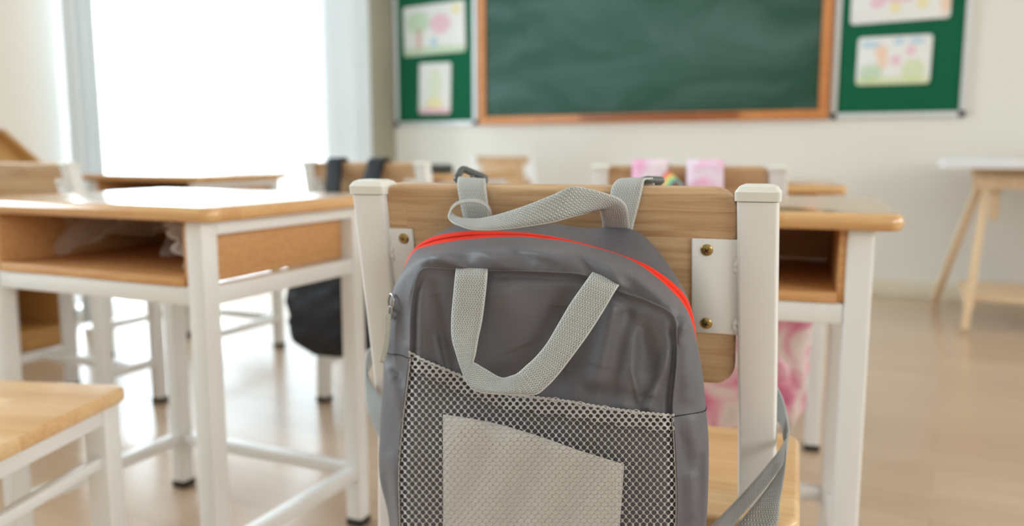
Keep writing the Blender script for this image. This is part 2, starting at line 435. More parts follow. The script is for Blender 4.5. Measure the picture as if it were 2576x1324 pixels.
# ------------------------------------------------------------------ room shell
def struct(o): o['kind'] = 'structure'; return o
T = 0.14
struct(box('floor', ((WX0 + WX1) / 2, (WY0 + WY1) / 2, -0.05), (WX1 - WX0 + 2 * T, WY1 - WY0 + 2 * T, 0.1), M['floor'], bev=0))
struct(box('ceiling', ((WX0 + WX1) / 2, (WY0 + WY1) / 2, WZ + 0.05), (WX1 - WX0 + 2 * T, WY1 - WY0 + 2 * T, 0.1), M['ceiling'], bev=0))
struct(box('wall_front', ((WX0 + WX1) / 2, WY1 + T / 2, WZ / 2), (WX1 - WX0 + 2 * T, T, WZ), M['wall'], bev=0))
struct(box('wall_back', ((WX0 + WX1) / 2, WY0 - T / 2, WZ / 2), (WX1 - WX0 + 2 * T, T, WZ), M['wall'], bev=0))
def side_wall(name, x, holes):
    """wall in the YZ plane at x (centre) with rectangular openings (y0, y1, z0, z1), sorted in y"""
    bm = bmesh.new(); y = WY0
    for (a, b, z0, z1) in holes:
        if a > y: bm_box(bm, (x, (y + a) / 2, WZ / 2), (T, a - y, WZ))
        if z0 > 0: bm_box(bm, (x, (a + b) / 2, z0 / 2), (T, b - a, z0))
        if z1 < WZ: bm_box(bm, (x, (a + b) / 2, (z1 + WZ) / 2), (T, b - a, WZ - z1))
        y = b
    bm_box(bm, (x, (y + WY1) / 2, WZ / 2), (T, WY1 - y, WZ))
    return struct(from_bm(name, bm, M['wall']))
WIN_L = (2.24, 4.19, 0.0, 2.45); WIN_R = (1.0, 4.2, 0.9, 2.4); WIN_FILL = (-2.2, 0.4, 0.9, 2.4); WIN_N = (-1.2, 1.2, 0.95, 2.4)
side_wall('wall_left', WX0 - T / 2, [WIN_N, WIN_L])
side_wall('wall_right', WX1 + T / 2, [WIN_FILL, WIN_R])
def window(name, x, hole, nv, zsplit):
    y0, y1, z0, z1 = hole
    root = struct(bpy.data.objects.new(name, None)); COL.objects.link(root); root.location = (x, (y0 + y1) / 2, z0)
    w, h = y1 - y0, z1 - z0
    fr = 0.045
    bm = bmesh.new()
    for (cy, cz, sy, sz) in ((0, fr / 2, w, fr), (0, h - fr / 2, w, fr), (-w / 2 + fr / 2, h / 2, fr, h), (w / 2 - fr / 2, h / 2, fr, h)):
        bm_box(bm, (0, cy, cz), (0.07, sy, sz), 0.004)
    from_bm('window_frame', bm, M['white_frame'], root)
    ys = [-w / 2 + w * k / nv for k in range(nv + 1)]
    for k in range(1, nv): box('mullion', (0, ys[k], h / 2), (0.05, 0.04, h - 2 * fr), M['white_frame'], root)
    zs = [fr] + [z - z0 for z in zsplit] + [h - fr]
    for z in zsplit: box('transom', (0, 0, z - z0), (0.045, w - 2 * fr, 0.04), M['white_frame'], root)
    for k in range(nv):
        for j in range(len(zs) - 1):
            box('pane', (0, (ys[k] + ys[k + 1]) / 2, (zs[j] + zs[j + 1]) / 2), (0.006, w / nv - 0.03, zs[j + 1] - zs[j] - 0.02), M['glass'], root, bev=0)
    return root
window('window_1', WX0 - 0.08, WIN_L, 2, [0.86])
window('window_2', WX1 + 0.08, WIN_R, 4, [])
window('window_4', WX0 - 0.08, WIN_N, 2, [])
window('fill_window', WX1 + 0.08, WIN_FILL, 3, [])  # unseen window, added to carry the rear fill light
def baseboard(name, c, s): struct(box(name, c, s, M['skirting'], bev=0.004))
M['taupe'] = simple('taupe_strip', srgb(166, 159, 140), 0.8)
struct(box('wall_strip_1', (WX0 + 0.012, 4.40, WZ / 2), (0.024, 0.398, WZ), M['taupe'], bev=0.003))  # thin panel added over the wall by the corner to darken that strip
baseboard('baseboard_front', ((WX0 + WX1) / 2, WY1 - 0.006, 0.045), (WX1 - WX0, 0.012, 0.09))
baseboard('baseboard_right', (WX1 - 0.006, (WY0 + WY1) / 2, 0.045), (0.012, WY1 - WY0 - 0.03, 0.09))
baseboard('baseboard_back', ((WX0 + WX1) / 2, WY0 + 0.006, 0.045), (WX1 - WX0 - 0.03, 0.012, 0.09))
baseboard('baseboard_left', (WX0 + 0.006, (WY0 + WIN_L[0]) / 2 + 0.015, 0.045), (0.012, WIN_L[0] - WY0 - 0.06, 0.09))

# unseen ceiling lamps, added for soft fill light
lamp0 = None
k = 0
for ly in (-1.2, 1.0, 3.2):
    for lx in (-1.7, 1.5):
        nm = ['by the window', 'far from window'][lx > 0]
        rw = {-1.2: 'back row', 1.0: 'middle row', 3.2: 'front row'}[ly]
        t = thing('ceiling_fill_lamp', 'unseen white ceiling panel lamp added for fill, %s, %s' % (rw, nm), 'lamp', (lx, ly, WZ), 0, 'added ceiling fill lamps')
        box('housing', (0, 0, -0.02), (1.2, 0.3, 0.04), M['lamp_body'], t)
        box('diffuser', (0, 0, -0.043), (1.14, 0.25, 0.008), M['lamp'], t, bev=0.001)

# ------------------------------------------------------------------ curtains on the glazed door
def cloth_sheet(name, x, y0, y1, z0, z1, amp, folds, mat, parent, ph=0.0):
    n = int(folds * 14); vs = []; fs = []
    rows = 7
    for j in range(rows + 1):
        z = z0 + (z1 - z0) * j / rows
        for i in range(n + 1):
            t = i / n
            a = amp * (1.0 - 0.35 * j / rows)
            vs.append((x + a * math.sin(2 * math.pi * folds * t + ph + 0.5 * math.sin(3.1 * t * folds)) + 0.4 * a * math.sin(2 * math.pi * folds * t * 0.37 + j * 0.15), y0 + (y1 - y0) * t, z))
    for j in range(rows):
        for i in range(n): fs.append((j * (n + 1) + i, j * (n + 1) + i + 1, (j + 1) * (n + 1) + i + 1, (j + 1) * (n + 1) + i))
    return mesh(name, vs, fs, mat, parent)
CX = WX0 + 0.11
cy = 3.04
t = thing('sheer_curtain', 'bright white sheer curtain hanging to the floor across the glazed door', 'curtain', (CX, cy, 0))
cloth_sheet('voile', 0, 2.32 - cy, 3.77 - cy, 0.012, 2.56, 0.022, 13, M['sheer'], t)
t = thing('drape', 'pale drape gathered beside the blackboard wall end of the window', 'curtain', (CX, 3.98, 0), 0, 'gathered window drapes')
cloth_sheet('drape_cloth', 0.01, 3.74 - 3.98, 4.20 - 3.98, 0.012, 2.56, 0.03, 6, M['drape'], t)
t = thing('drape', 'pale drape gathered beside the bookcase end of the window', 'curtain', (CX, 2.28, 0), 0, 'gathered window drapes')
cloth_sheet('drape_cloth', 0.01, 2.18 - 2.28, 2.315 - 2.28, 0.012, 2.56, 0.03, 3, M['drape'], t, 1.0)
t = thing('curtain_rod', 'white metal curtain rod above the glazed door', 'rod', (CX, 3.2, 2.58))
tube('rod', [(0, -1.15, 0), (0, 1.15, 0)], 0.012, M['white_frame'], t, 12)
for yy in (-1.1, 1.1): box('bracket', (-0.055, yy, 0), (0.11, 0.02, 0.03), M['white_frame'], t)

# ------------------------------------------------------------------ blackboard, pinboards, drawings
BY = WY1
bx0, bx1, bz0, bz1 = -2.668, -0.592, 0.905, 2.14
t = thing('blackboard', 'long dark green blackboard in an orange-brown wooden frame', 'blackboard', ((bx0 + bx1) / 2, BY, bz0))
bw, bh = bx1 - bx0, bz1 - bz0
box('writing_surface', (0, -0.012, bh / 2), (bw - 0.06, 0.018, bh - 0.06), M['chalk'], t, bev=0.001)
fw_ = 0.048
box('frame_rail', (0, -0.018, fw_ / 2), (bw, 0.034, fw_), M['wood_frame'], t)
box('frame_rail', (0, -0.018, bh - fw_ / 2), (bw, 0.034, fw_), M['wood_frame'], t)
for s in (-1, 1): box('frame_stile', (s * (bw / 2 - fw_ / 2), -0.0185, bh / 2), (fw_, 0.033, bh - 2 * fw_ + 0.002), M['wood_frame'], t)
box('chalk_rail', (0.13, -0.05, fw_ * 0.62), (0.92, 0.05, 0.018), M['wood_rail'], t, bev=0.004)['label'] = 'red-brown chalk rail'

def pinboard(x0, x1, label):
    z0, z1 = 0.905, 2.14
    w, h = x1 - x0, z1 - z0
    t = thing('pinboard', label, 'pinboard', ((x0 + x1) / 2, BY, z0), 0, 'green pinboards beside the blackboard')
    box('felt_panel', (0, -0.008, h / 2), (w - 0.03, 0.012, h - 0.03), M['felt'], t, bev=0.001)
    f = 0.026
    for s in (f / 2, h - f / 2): box('frame_rail', (0, -0.011, s), (w - 2 * f, 0.02, f), M['aluminium'], t)
    for s in (-1, 1): box('frame_stile', (s * (w / 2 - f / 2), -0.011, h / 2), (f, 0.02, h - 2 * f), M['aluminium'], t)
    for sx in (-1, 1):
        for sz in (f / 2, h - f / 2): box('corner_cap', (sx * (w / 2 - f / 2), -0.012, sz), (f + 0.004, 0.024, f + 0.004), M['black_plastic'], t, bev=0.004)
pinboard(-3.318, -2.690, 'narrow green felt pinboard between the room corner and the blackboard')
pinboard(-0.578, 0.028, 'green felt pinboard on the far side of the blackboard, above the white table end')

G_, Y_, P_, R_, B_, O_ = srgb(168, 206, 150), srgb(244, 222, 120), srgb(238, 160, 190), srgb(206, 130, 110), srgb(150, 196, 222), srgb(246, 190, 150)
def sheet(name, label, pts, mat, ry, curl=None):
    """paper sheet on the pinboard: pts = width, height, centre x, centre z"""
    w, h, cx, cz = pts
    o = rounded_board(name, w, h, 0.0012, 0.018, 0.0004, mat, None, (cx, BY - 0.0155, cz), (0, ry, 0), True, 5, 1)
    # lift the lower edge a little off the board
    for v in o.data.vertices:
        d = (v.co.z / (h / 2))
        v.co.y -= 0.006 * max(0, -d) ** 2 + (0.004 * max(0, v.co.x / (w / 2)) ** 2 if curl else 0)
    tag(o, label, 'drawing', 'children\'s drawings on the pinboards')
    return o
sheet('drawing', 'landscape drawing with a green tree, pink figure and yellow sun', (0.47, 0.315, -3.005, 1.515),
      print_mat('drawing_tree', [(-0.12, 0.05, 0.10, 0.08, G_), (-0.115, -0.06, 0.025, 0.09, R_), (0.05, 0.03, 0.09, 0.07, P_), (0.0, -0.08, 0.03, 0.04, B_),
                                  (0.17, 0.11, 0.04, 0.035, Y_), (0.0, -0.15, 0.4, 0.05, G_)]), math.radians(-1.5))
sheet('drawing', 'small portrait drawing, pale green and yellow, below the tree drawing', (0.245, 0.325, -3.003, 1.142),
      print_mat('drawing_portrait', [(0.0, 0.02, 0.06, 0.12, srgb(214, 224, 180)), (0.0, -0.1, 0.07, 0.05, Y_), (0.0, -0.15, 0.2, 0.03, P_)]), math.radians(1.0))
sheet('drawing', 'large drawing with pink and yellow spots high on the far pinboard', (0.445, 0.34, -0.287, 1.54),
      print_mat('drawing_spots', [(0.0, -0.03, 0.09, 0.06, P_), (-0.1, -0.07, 0.04, 0.035, P_), (-0.02, -0.1, 0.03, 0.03, Y_), (0.1, -0.09, 0.03, 0.03, Y_), (0.2, -0.02, 0.03, 0.16, O_), (0.0, 0.08, 0.15, 0.05, B_)]), math.radians(-0.5), True)
sheet('drawing', 'drawing of flowers over green grass, lower on the far pinboard', (0.335, 0.235, -0.300, 1.185),
      print_mat('drawing_flowers', [(-0.06, 0.05, 0.035, 0.035, O_), (-0.05, 0.0, 0.03, 0.05, O_), (0.01, 0.0, 0.028, 0.028, P_), (0.075, 0.045, 0.028, 0.028, P_), (-0.11, 0.08, 0.05, 0.02, B_),
                                     (0.02, 0.09, 0.03, 0.02, B_), (0.1, 0.09, 0.04, 0.02, B_), (-0.1, -0.06, 0.06, 0.05, G_), (0.09, -0.05, 0.06, 0.06, srgb(206, 220, 150)), (0, -0.11, 0.3, 0.03, srgb(206, 220, 130))]), math.radians(0.5), True)

# ------------------------------------------------------------------ low book rack on the window wall
t = thing('book_rack', 'low wooden book rack with slanted ends against the window wall', 'bookcase', (WX0 + 0.002, 1.45, 0))
RW = 0.52
def rack_end(y):
    prof = [(0, 0), (0.355, 0), (0.355, 0.56), (0.27, 0.69), (0.03, 0.825), (0, 0.825)]
    bm = bmesh.new()
    vs = [bm.verts.new((x, y - 0.009, z)) for x, z in prof]; f = bm.faces.new(vs)
    r = bmesh.ops.extrude_face_region(bm, geom=[f])
    for v in [g for g in r['geom'] if isinstance(g, bmesh.types.BMVert)]: v.co.y += 0.018
    bmesh.ops.bevel(bm, geom=list(bm.edges), offset=0.002, segments=1, affect='EDGES')
    from_bm('end_panel', bm, M['wood_rack'], t)
for s in (-1, 1): rack_end(s * RW)
box('back_panel', (0.006, 0, 0.41), (0.01, 2 * RW - 0.02, 0.8), M['wood_rack'], t)
for z in (0.06, 0.31, 0.56): box('shelf', (0.18, 0, z), (0.335, 2 * RW - 0.02, 0.018), M['wood_rack'], t)
box('plinth', (0.335, 0, 0.025), (0.016, 2 * RW - 0.02, 0.05), M['wood_rack'], t)
for z in (0.36, 0.61): box('retaining_lip', (0.34, 0, z - 0.02), (0.014, 2 * RW - 0.02, 0.05), M['wood_rack'], t)
box('display_board', (0.14, 0, 0.71), (0.015, 2 * RW - 0.02, 0.28), M['wood_rack'], t, M=Matrix.Rotation(math.radians(-58), 3, 'Y'))

# ------------------------------------------------------------------ school desk
LEGX, LEGY, TD = 0.2325, 0.19, 0.033
ZT, TT = 0.660, 0.023
Q = 0.83
TW = 0.040 * Q            # chair tube
def make_desk(label, loc, rz, group):
    t = thing('school_desk', label, 'desk', loc, rz, group)
    zu = ZT - TT
    for sx in (-1, 1):
        for sy in (-1, 1):
            sweep('leg', [(sx * LEGX, sy * LEGY, 0.012), (sx * LEGX, sy * LEGY, zu)], TD, M['steel'], t, 0.004)
            box('foot', (sx * LEGX, sy * LEGY, 0.0085), (TD + 0.003, TD + 0.003, 0.017), M['foot'], t, 0.003)
    rounded_board('tabletop', 0.566, 0.452, TT, 0.022, 0.010, M['wood_top'], t, (0, 0, ZT - TT / 2), rsegs=4)
    for sx in (-1, 1):
        box('upper_side_rail', (sx * LEGX, 0, zu - 0.011), (0.03, 2 * LEGY - TD, 0.022), M['steel'], t)
        box('lower_side_rail', (sx * LEGX, 0, 0.5235), (0.027, 2 * LEGY - TD, 0.029), M['steel'], t)
        box('side_panel', (sx * (LEGX - 0.019), 0, 0.588), (0.014, 2 * LEGY + TD - 0.012, 0.098), M['wood_box'], t, 0.001)
        box('stretcher', (sx * LEGX, 0, 0.112), (0.025, 2 * LEGY - TD, 0.025), M['steel'], t)
    box('front_rail', (0, -LEGY, 0.5235), (2 * LEGX - TD, 0.027, 0.029), M['steel'], t)
    box('back_rail', (0, LEGY, 0.5235), (2 * LEGX - TD, 0.027, 0.029), M['steel'], t)
    box('stretcher', (0, LEGY, 0.112), (2 * LEGX - TD, 0.025, 0.025), M['steel'], t)
    box('compartment_floor', (0, -0.003, 0.5455), (2 * LEGX - 0.052, 2 * LEGY + 0.026, 0.014), M['wood_box'], t, 0.001)
    box('compartment_back', (0, LEGY - 0.035, 0.595), (2 * LEGX - 0.052, 0.010, 0.082), M['wood_box'], t, 0.001)
    return t
def corner_to_centre(x, y, lx, ly, rz):
    c, s = math.cos(rz), math.sin(rz)
    return (x - (c * lx - s * ly), y - (s * lx + c * ly), 0)
DG = 'wooden school desks with white steel frames'
rzL = math.radians(3.9)
locL = corner_to_centre(-1.473, 1.212, -LEGX, LEGY, rzL)
desk0 = make_desk('school desk with a plastic bag in its open compartment, left of the backpack chair', locL, rzL, DG)
rzR = math.radians(9.0)
_c = on_z(2282, 541, ZT)
locR = corner_to_centre(_c[0], _c[1], 0.283, -0.226, rzR)
dup(desk0, 'school_desk', 'school desk in front of the chair with the grey backpack', locR, rzR, DG)
locL2 = corner_to_centre(-2.233, 2.308, LEGX, LEGY, rzL)
dup(desk0, 'school_desk', 'school desk farther back, directly behind the desk with the plastic bag', locL2, rzL, DG)
_c = on_z(2100, 459, ZT)
rzP = math.radians(12.0)
locP = corner_to_centre(-0.272, 2.105, LEGX, -LEGY, rzP)
dup(desk0, 'school_desk', 'school desk in front of the chair with the pink bag', locP, rzP, DG)
locB = (-1.80, 2.66, 0)
dup(desk0, 'school_desk', 'school desk in front of the chair with the black backpack', locB, math.radians(-4), DG)

# ------------------------------------------------------------------ school chair
KR, ZC, HA, FL = 0.2213, 0.7015, 0.2171 * Q, 0.025      # recline, cap height, half spacing of posts, spread towards the floor
LEGL = 0.0635 * Q
ZBEND = ZC - LEGL / KR
def post_c(side, z):
    return Vector((side * (HA + FL * (ZC - z)), KR * (ZC - z) if z > ZBEND else LEGL, z))
def make_chair(label, loc, rz, group):
    t = thing('school_chair', label, 'chair', loc, rz, group)
    for s in (-1, 1):
        zs = [0.012, 0.2, 0.40, ZBEND - 0.028]
        path = [post_c(s, z) for z in zs]
        a, b = post_c(s, ZBEND - 0.028), post_c(s, ZBEND + 0.030); mid = Vector((post_c(s, ZBEND).x, LEGL, ZBEND))
        for q in (0.25, 0.5, 0.75): path.append(a * (1 - q) ** 2 + mid * 2 * q * (1 - q) + b * q * q)
        path += [post_c(s, z) for z in (ZBEND + 0.030, 0.58, ZC)]
        sweep('post', path, TW, M['steel'], t, 0.0032, 3)
        # tapered plastic cap
        bm = bmesh.new(); cw = TW / 2 + 0.0018
        c = post_c(s, ZC)
        rings = [(-0.0033, cw - 0.0025), (-0.0025, cw), (0.005, cw), (0.0095, cw - 0.0033), (0.0112, cw - 0.0075)]
        vsr = []
        for (dz, hw) in rings:
            ring = []
            for (ax, ay, a0) in ((1, 1, 0), (-1, 1, 90), (-1, -1, 180), (1, -1, 270)):
                for kk in range(4):
                    a = math.radians(a0 + 30 * kk); r_ = 0.0029
                    ring.append(bm.verts.new((c.x + ax * (hw - r_) + r_ * math.cos(a), c.y + ay * (hw - r_) + r_ * math.sin(a) - KR * dz, c.z + dz)))
            vsr.append(ring)
        n = len(vsr[0])
        for i in range(len(vsr) - 1):
            for kk in range(n): bm.faces.new((vsr[i][kk], vsr[i][(kk + 1) % n], vsr[i + 1][(kk + 1) % n], vsr[i + 1][kk]))
        bm.faces.new(vsr[-1]); bm.faces.new(vsr[0][::-1])
        from_bm('post_cap', bm, M['cap'], t, 30)
        box('foot', (post_c(s, 0.0).x, LEGL, 0.0085), (TW + 0.003, TW + 0.003, 0.017), M['foot'], t, 0.003)
    th = math.atan(KR)
    zb0, zb1 = 0.5292, 0.7097
    zm = (zb0 + zb1) / 2; hb = (zb1 - zb0) / math.cos(th)
    rounded_board('backrest', 0.404 * Q, hb, 0.015, 0.020, 0.0054, M['wood_back'], t, (-0.0033, KR * (ZC - zm) - 0.0008, zm), (th, 0, 0), True, 6, 4)
    # steel plates that hold the backrest, with two screws each
    for s in (-1, 1):
        xo = HA + FL * 0.1 - TW / 2 + 0.0017; w = (0.050 if s > 0 else 0.034) * Q
        zpm = 0.6221; hp = 0.104 * Q / math.cos(th)
        pl = rounded_board('mounting_plate', w, hp, 0.0025, 0.0012, 0.0006, M['steel'], t,
                           (s * (xo - w / 2), KR * (ZC - zpm) - 0.0098, zpm), (th, 0, 0), True, 2, 1)
        for dz in (0.0345, -0.0345):
            bm = bmesh.new(); R = 0.0054; rings = []
            for (rr, hh) in ((1.0, 0.0), (0.99, 0.0005), (0.9, 0.0011), (0.65, 0.0018), (0.3, 0.0022)):
                rings.append([bm.verts.new((R * rr * math.cos(a), -hh, R * rr * math.sin(a))) for a in [2 * math.pi * q / 20 for q in range(20)]])
            for i in range(len(rings) - 1):
                for q in range(20): bm.faces.new((rings[i][q], rings[i][(q + 1) % 20], rings[i + 1][(q + 1) % 20], rings[i + 1][q]))
            bm.faces.new(rings[-1])
            nf = len(bm.faces)
            rot = Matrix.Rotation(random.uniform(0, 1.2), 3, 'Y')
            bm_box(bm, (0, -0.0017, 0), (0.0048, 0.0014, 0.0009), 0, 1, rot); bm_box(bm, (0, -0.0017, 0), (0.0009, 0.0014, 0.0048), 0, 1, rot)
            bm.faces.ensure_lookup_table()
            for f in bm.faces[nf:]: f.material_index = 1
            so = from_bm('screw', bm, [M['brass'], M['dark_slot']], pl, 25)
            so.location = (-s * (w / 2 - 0.0129) if s > 0 else w / 2 - 0.0098, -0.00125, dz)
        # weld beads along the seam between plate and post
        for (z0, z1) in ((0.010, 0.028), (-0.043, -0.028)):
            vs_, fs_ = [], []; nr, na = 22, 10
            jit = [random.uniform(0.75, 1.2) for _ in range(nr + 1)]
            for q in range(nr + 1):
                f_ = q / nr; env = math.sin(math.pi * f_) ** 0.35 if 0 < f_ < 1 else 0.02
                rr = 0.0034 * env * (0.85 + 0.15 * math.cos(f_ * 18)) * (0.8 + 0.2 * jit[q])
                for a_ in range(na):
                    an = 2 * math.pi * a_ / na
                    vs_.append((s * (w / 2 - 0.0034) + rr * math.cos(an) + 0.0006 * math.sin(f_ * 9), -0.0014 + 0.75 * rr * math.sin(an), z0 + (z1 - z0) * f_))
            for q in range(nr):
                for a_ in range(na): fs_.append((q * na + a_, q * na + (a_ + 1) % na, (q + 1) * na + (a_ + 1) % na, (q + 1) * na + a_))
            mesh('weld_bead', vs_, fs_, M['steel'], pl)
    # seat with frame, front legs and stretchers
    ls0, ls1, zs_, tk = 0.010, 0.267, 0.412, 0.020
    rounded_board('seat', 0.421, ls1 - ls0, tk, 0.025, 0.006, M['wood_seat'], t, (0.0155, (ls0 + ls1) / 2, zs_ - tk / 2), rsegs=4)
    xr = post_c(1, 0.3).x; yf = ls1 - 0.030; zr = zs_ - tk - 0.016
    for s in (-1, 1):
        box('side_rail', (s * xr, (LEGL + yf) / 2, zr), (0.03, yf - LEGL - TW + 0.004, 0.032), M['steel'], t)
        sweep('front_leg', [(s * xr, yf, 0.012), (s * xr, yf, zs_ - tk)], TW, M['steel'], t, 0.0045)
        box('foot', (s * xr, yf, 0.0085), (TW + 0.003, TW + 0.003, 0.017), M['foot'], t, 0.003)
        box('stretcher', (s * xr, (LEGL + yf) / 2, 0.125), (0.025, yf - LEGL - TW + 0.004, 0.025), M['steel'], t)
    box('front_rail', (0, yf, zr), (2 * xr - TW, 0.03, 0.032), M['steel'], t)
    box('rear_rail', (0, LEGL, zr), (2 * xr - TW, 0.03, 0.032), M['steel'], t)
    box('stretcher', (0, (LEGL + yf) / 2, 0.125), (2 * xr - 0.03, 0.025, 0.025), M['steel'], t)
    return t
CG = 'wooden school chairs with white steel frames'
CH_O = np.array([-0.3872 * Q, 0.8215 * Q, 0.0]); CH_R = 0.1577
chair0 = make_chair('school chair carrying the grey backpack, nearest the camera', tuple(CH_O), CH_R, CG)
def chair_at(px_local, world, rz): return corner_to_centre(world[0], world[1], px_local[0], px_local[1], rz)
# backless stool pushed towards the window-side desk
rz = math.radians(20)
_c = on_z(331, 968, 0.412)
t = thing('wooden_stool', 'wooden stool with white steel legs beside the desk with the plastic bag', 'stool', corner_to_centre(_c[0], _c[1], 0.20, 0.15, rz), rz)
rounded_board('seat', 0.40, 0.30, 0.020, 0.025, 0.006, M['wood_seat'], t, (0, 0, 0.402), rsegs=4)
SX, SY = 0.170, 0.122
for sx in (-1, 1):
    for sy in (-1, 1):
        sweep('leg', [(sx * SX, sy * SY, 0.012), (sx * SX, sy * SY, 0.392)], TW, M['steel'], t, 0.003)
        box('foot', (sx * SX, sy * SY, 0.0085), (TW + 0.003, TW + 0.003, 0.017), M['foot'], t, 0.003)
    box('side_rail', (sx * SX, 0, 0.379), (TW - 0.004, 2 * SY - TW, 0.026), M['steel'], t)
    box('stretcher', (sx * SX, 0, 0.312), (0.016, 2 * SY - TW, 0.016), M['steel'], t)
for sy in (-1, 1): box('cross_rail', (0, sy * SY, 0.379), (2 * SX - TW, TW - 0.004, 0.026), M['steel'], t)
rzp = math.radians(9)
LOC_P = chair_at((HA, 0.0), (-0.310, 1.716), rzp)
dup(chair0, 'school_chair', 'school chair carrying the pink bag', LOC_P, rzp, CG)
rzb = math.radians(4)
LOC_B = chair_at((-post_c(1, 0).x, LEGL), (-1.618, 1.850), rzb)
dup(chair0, 'school_chair', 'school chair carrying the black backpack', LOC_B, rzb, CG)
rzc = math.radians(3)
LOC_C = chair_at((post_c(1, 0).x, LEGL), (-2.027, 1.430), rzc)
dup(chair0, 'school_chair', 'pale school chair standing before the desk farther back by the window', LOC_C, rzc, CG)
rzd = math.radians(6)
dup(chair0, 'school_chair', 'small-looking empty school chair far off below the blackboard', (-2.30, 4.22, 0), rzd, CG)

# ------------------------------------------------------------------ chair-back frame for the backpack
_u = np.array([math.cos(CH_R), math.sin(CH_R), 0]); _v = np.array([-math.sin(CH_R), math.cos(CH_R), 0])
BZ = 0.2835                                   # bag base height
def CL(px, py, l):
    """photo pixel on the upright plane l behind the chair's top -> chair-local point"""
    p = on_plane(px, py, CH_O + _v * (l * Q), _v) - CH_O
    return np.array([p @ _u, p @ _v, p[2]])
def catmull(P, n):
    P = np.asarray(P, float); out = []
    m = len(P)
    for i in range(m - 1):
        p0, p1, p2, p3 = P[max(i - 1, 0)], P[i], P[i + 1], P[min(i + 2, m - 1)]
        for k in range(n):
            t = k / n
            out.append(0.5 * ((2 * p1) + (-p0 + p2) * t + (2 * p0 - 5 * p1 + 4 * p2 - p3) * t * t + (-p0 + 3 * p1 - 3 * p2 + p3) * t ** 3))
    out.append(P[-1]); return np.array(out)

bag = thing('backpack', 'grey school backpack with orange zip and mesh pocket hung on a chair back', 'backpack', tuple(CH_O + _v * (-0.075 * Q) + np.array([0, 0, BZ])), CH_R)
BO = np.array([0, -0.075 * Q, BZ])
def B(p): return tuple(np.asarray(p) - BO)

S_ = [(1010, 1560), (1003, 1324), (1000, 1190), (1010, 1065), (1022, 960), (1031, 880), (1033, 800), (1040, 735), (1060, 680), (1110, 675), (1180, 681), (1295, 681), (1393, 685), (1473, 693),
      (1560, 733), (1628, 757), (1693, 794), (1703, 855), (1702, 920), (1693, 1020), (1698, 1100), (1704, 1225), (1703, 1324), (1690, 1560)]
M_ = [(985, 1560), (980, 1324), (956, 1200), (957, 1080), (965, 960), (970, 870), (979, 785), (1000, 708), (1048, 652), (1100, 640), (1180, 636), (1295, 634), (1393, 640), (1478, 652),
      (1575, 690), (1650, 735), (1722, 797), (1747, 860), (1763, 930), (1771, 1015), (1779, 1110), (1779, 1220), (1774, 1324), (1755, 1560)]
Z2_ = [(995, 1560), (992, 1324), (968, 1200), (968, 1080), (974, 960), (978, 870), (985, 790), (1005, 705), (1038, 637), (1085, 617), (1180, 602), (1295, 596), (1373, 601), (1455, 613),
       (1567, 645), (1640, 688), (1713, 757), (1745, 825), (1756, 920), (1764, 1010), (1770, 1110), (1768, 1220), (1762, 1324), (1745, 1560)]
Z1_ = [(998, 1560), (995, 1324), (972, 1200), (971, 1080), (977, 960), (981, 870), (988, 788), (1008, 698), (1037, 632), (1092, 595), (1187, 581), (1280, 583), (1360, 590), (1455, 609),
       (1562, 641), (1645, 677), (1722, 742), (1748, 818), (1755, 915), (1762, 1008), (1767, 1110), (1765, 1220), (1760, 1324), (1743, 1560)]
B_ = [(1000, 1560), (998, 1324), (976, 1200), (975, 1080), (981, 960), (986, 870), (993, 785), (1014, 688), (1052, 620), (1108, 584), (1160, 566), (1290, 573), (1391, 565), (1473, 575),
      (1584, 579), (1645, 620), (1706, 704), (1738, 776), (1752, 905), (1759, 1006), (1763, 1110), (1761, 1220), (1756, 1324), (1740, 1560)]
NS = 14
def contour(pts, depth):
    d = depth if isinstance(depth, (list, tuple)) else [depth] * len(pts)
    return catmull([(x, y, l) for (x, y), l in zip(pts, d)], NS)
def side_mix(side, top):
    # depth along the stations: side value up to the shoulders, top value over the arch
    w = [0] * 7 + [0.4, 0.85] + [1] * 6 + [0.85, 0.5] + [0.15] + [0] * 6
    return [side * (1 - a) + top * a for a in w]
cA = contour([(x + (8 if x < 1300 else -8), y + (4 if 560 < y < 700 else 0)) for x, y in B_], -0.020)
cB = contour(B_, -0.032)
cZ1 = contour(Z1_, side_mix(-0.060, -0.056))
cZ2 = contour(Z2_, side_mix(-0.070, -0.068))
cM = contour(M_, side_mix(-0.095, -0.112))
cS = contour(S_, -0.120)
NST = len(cS)
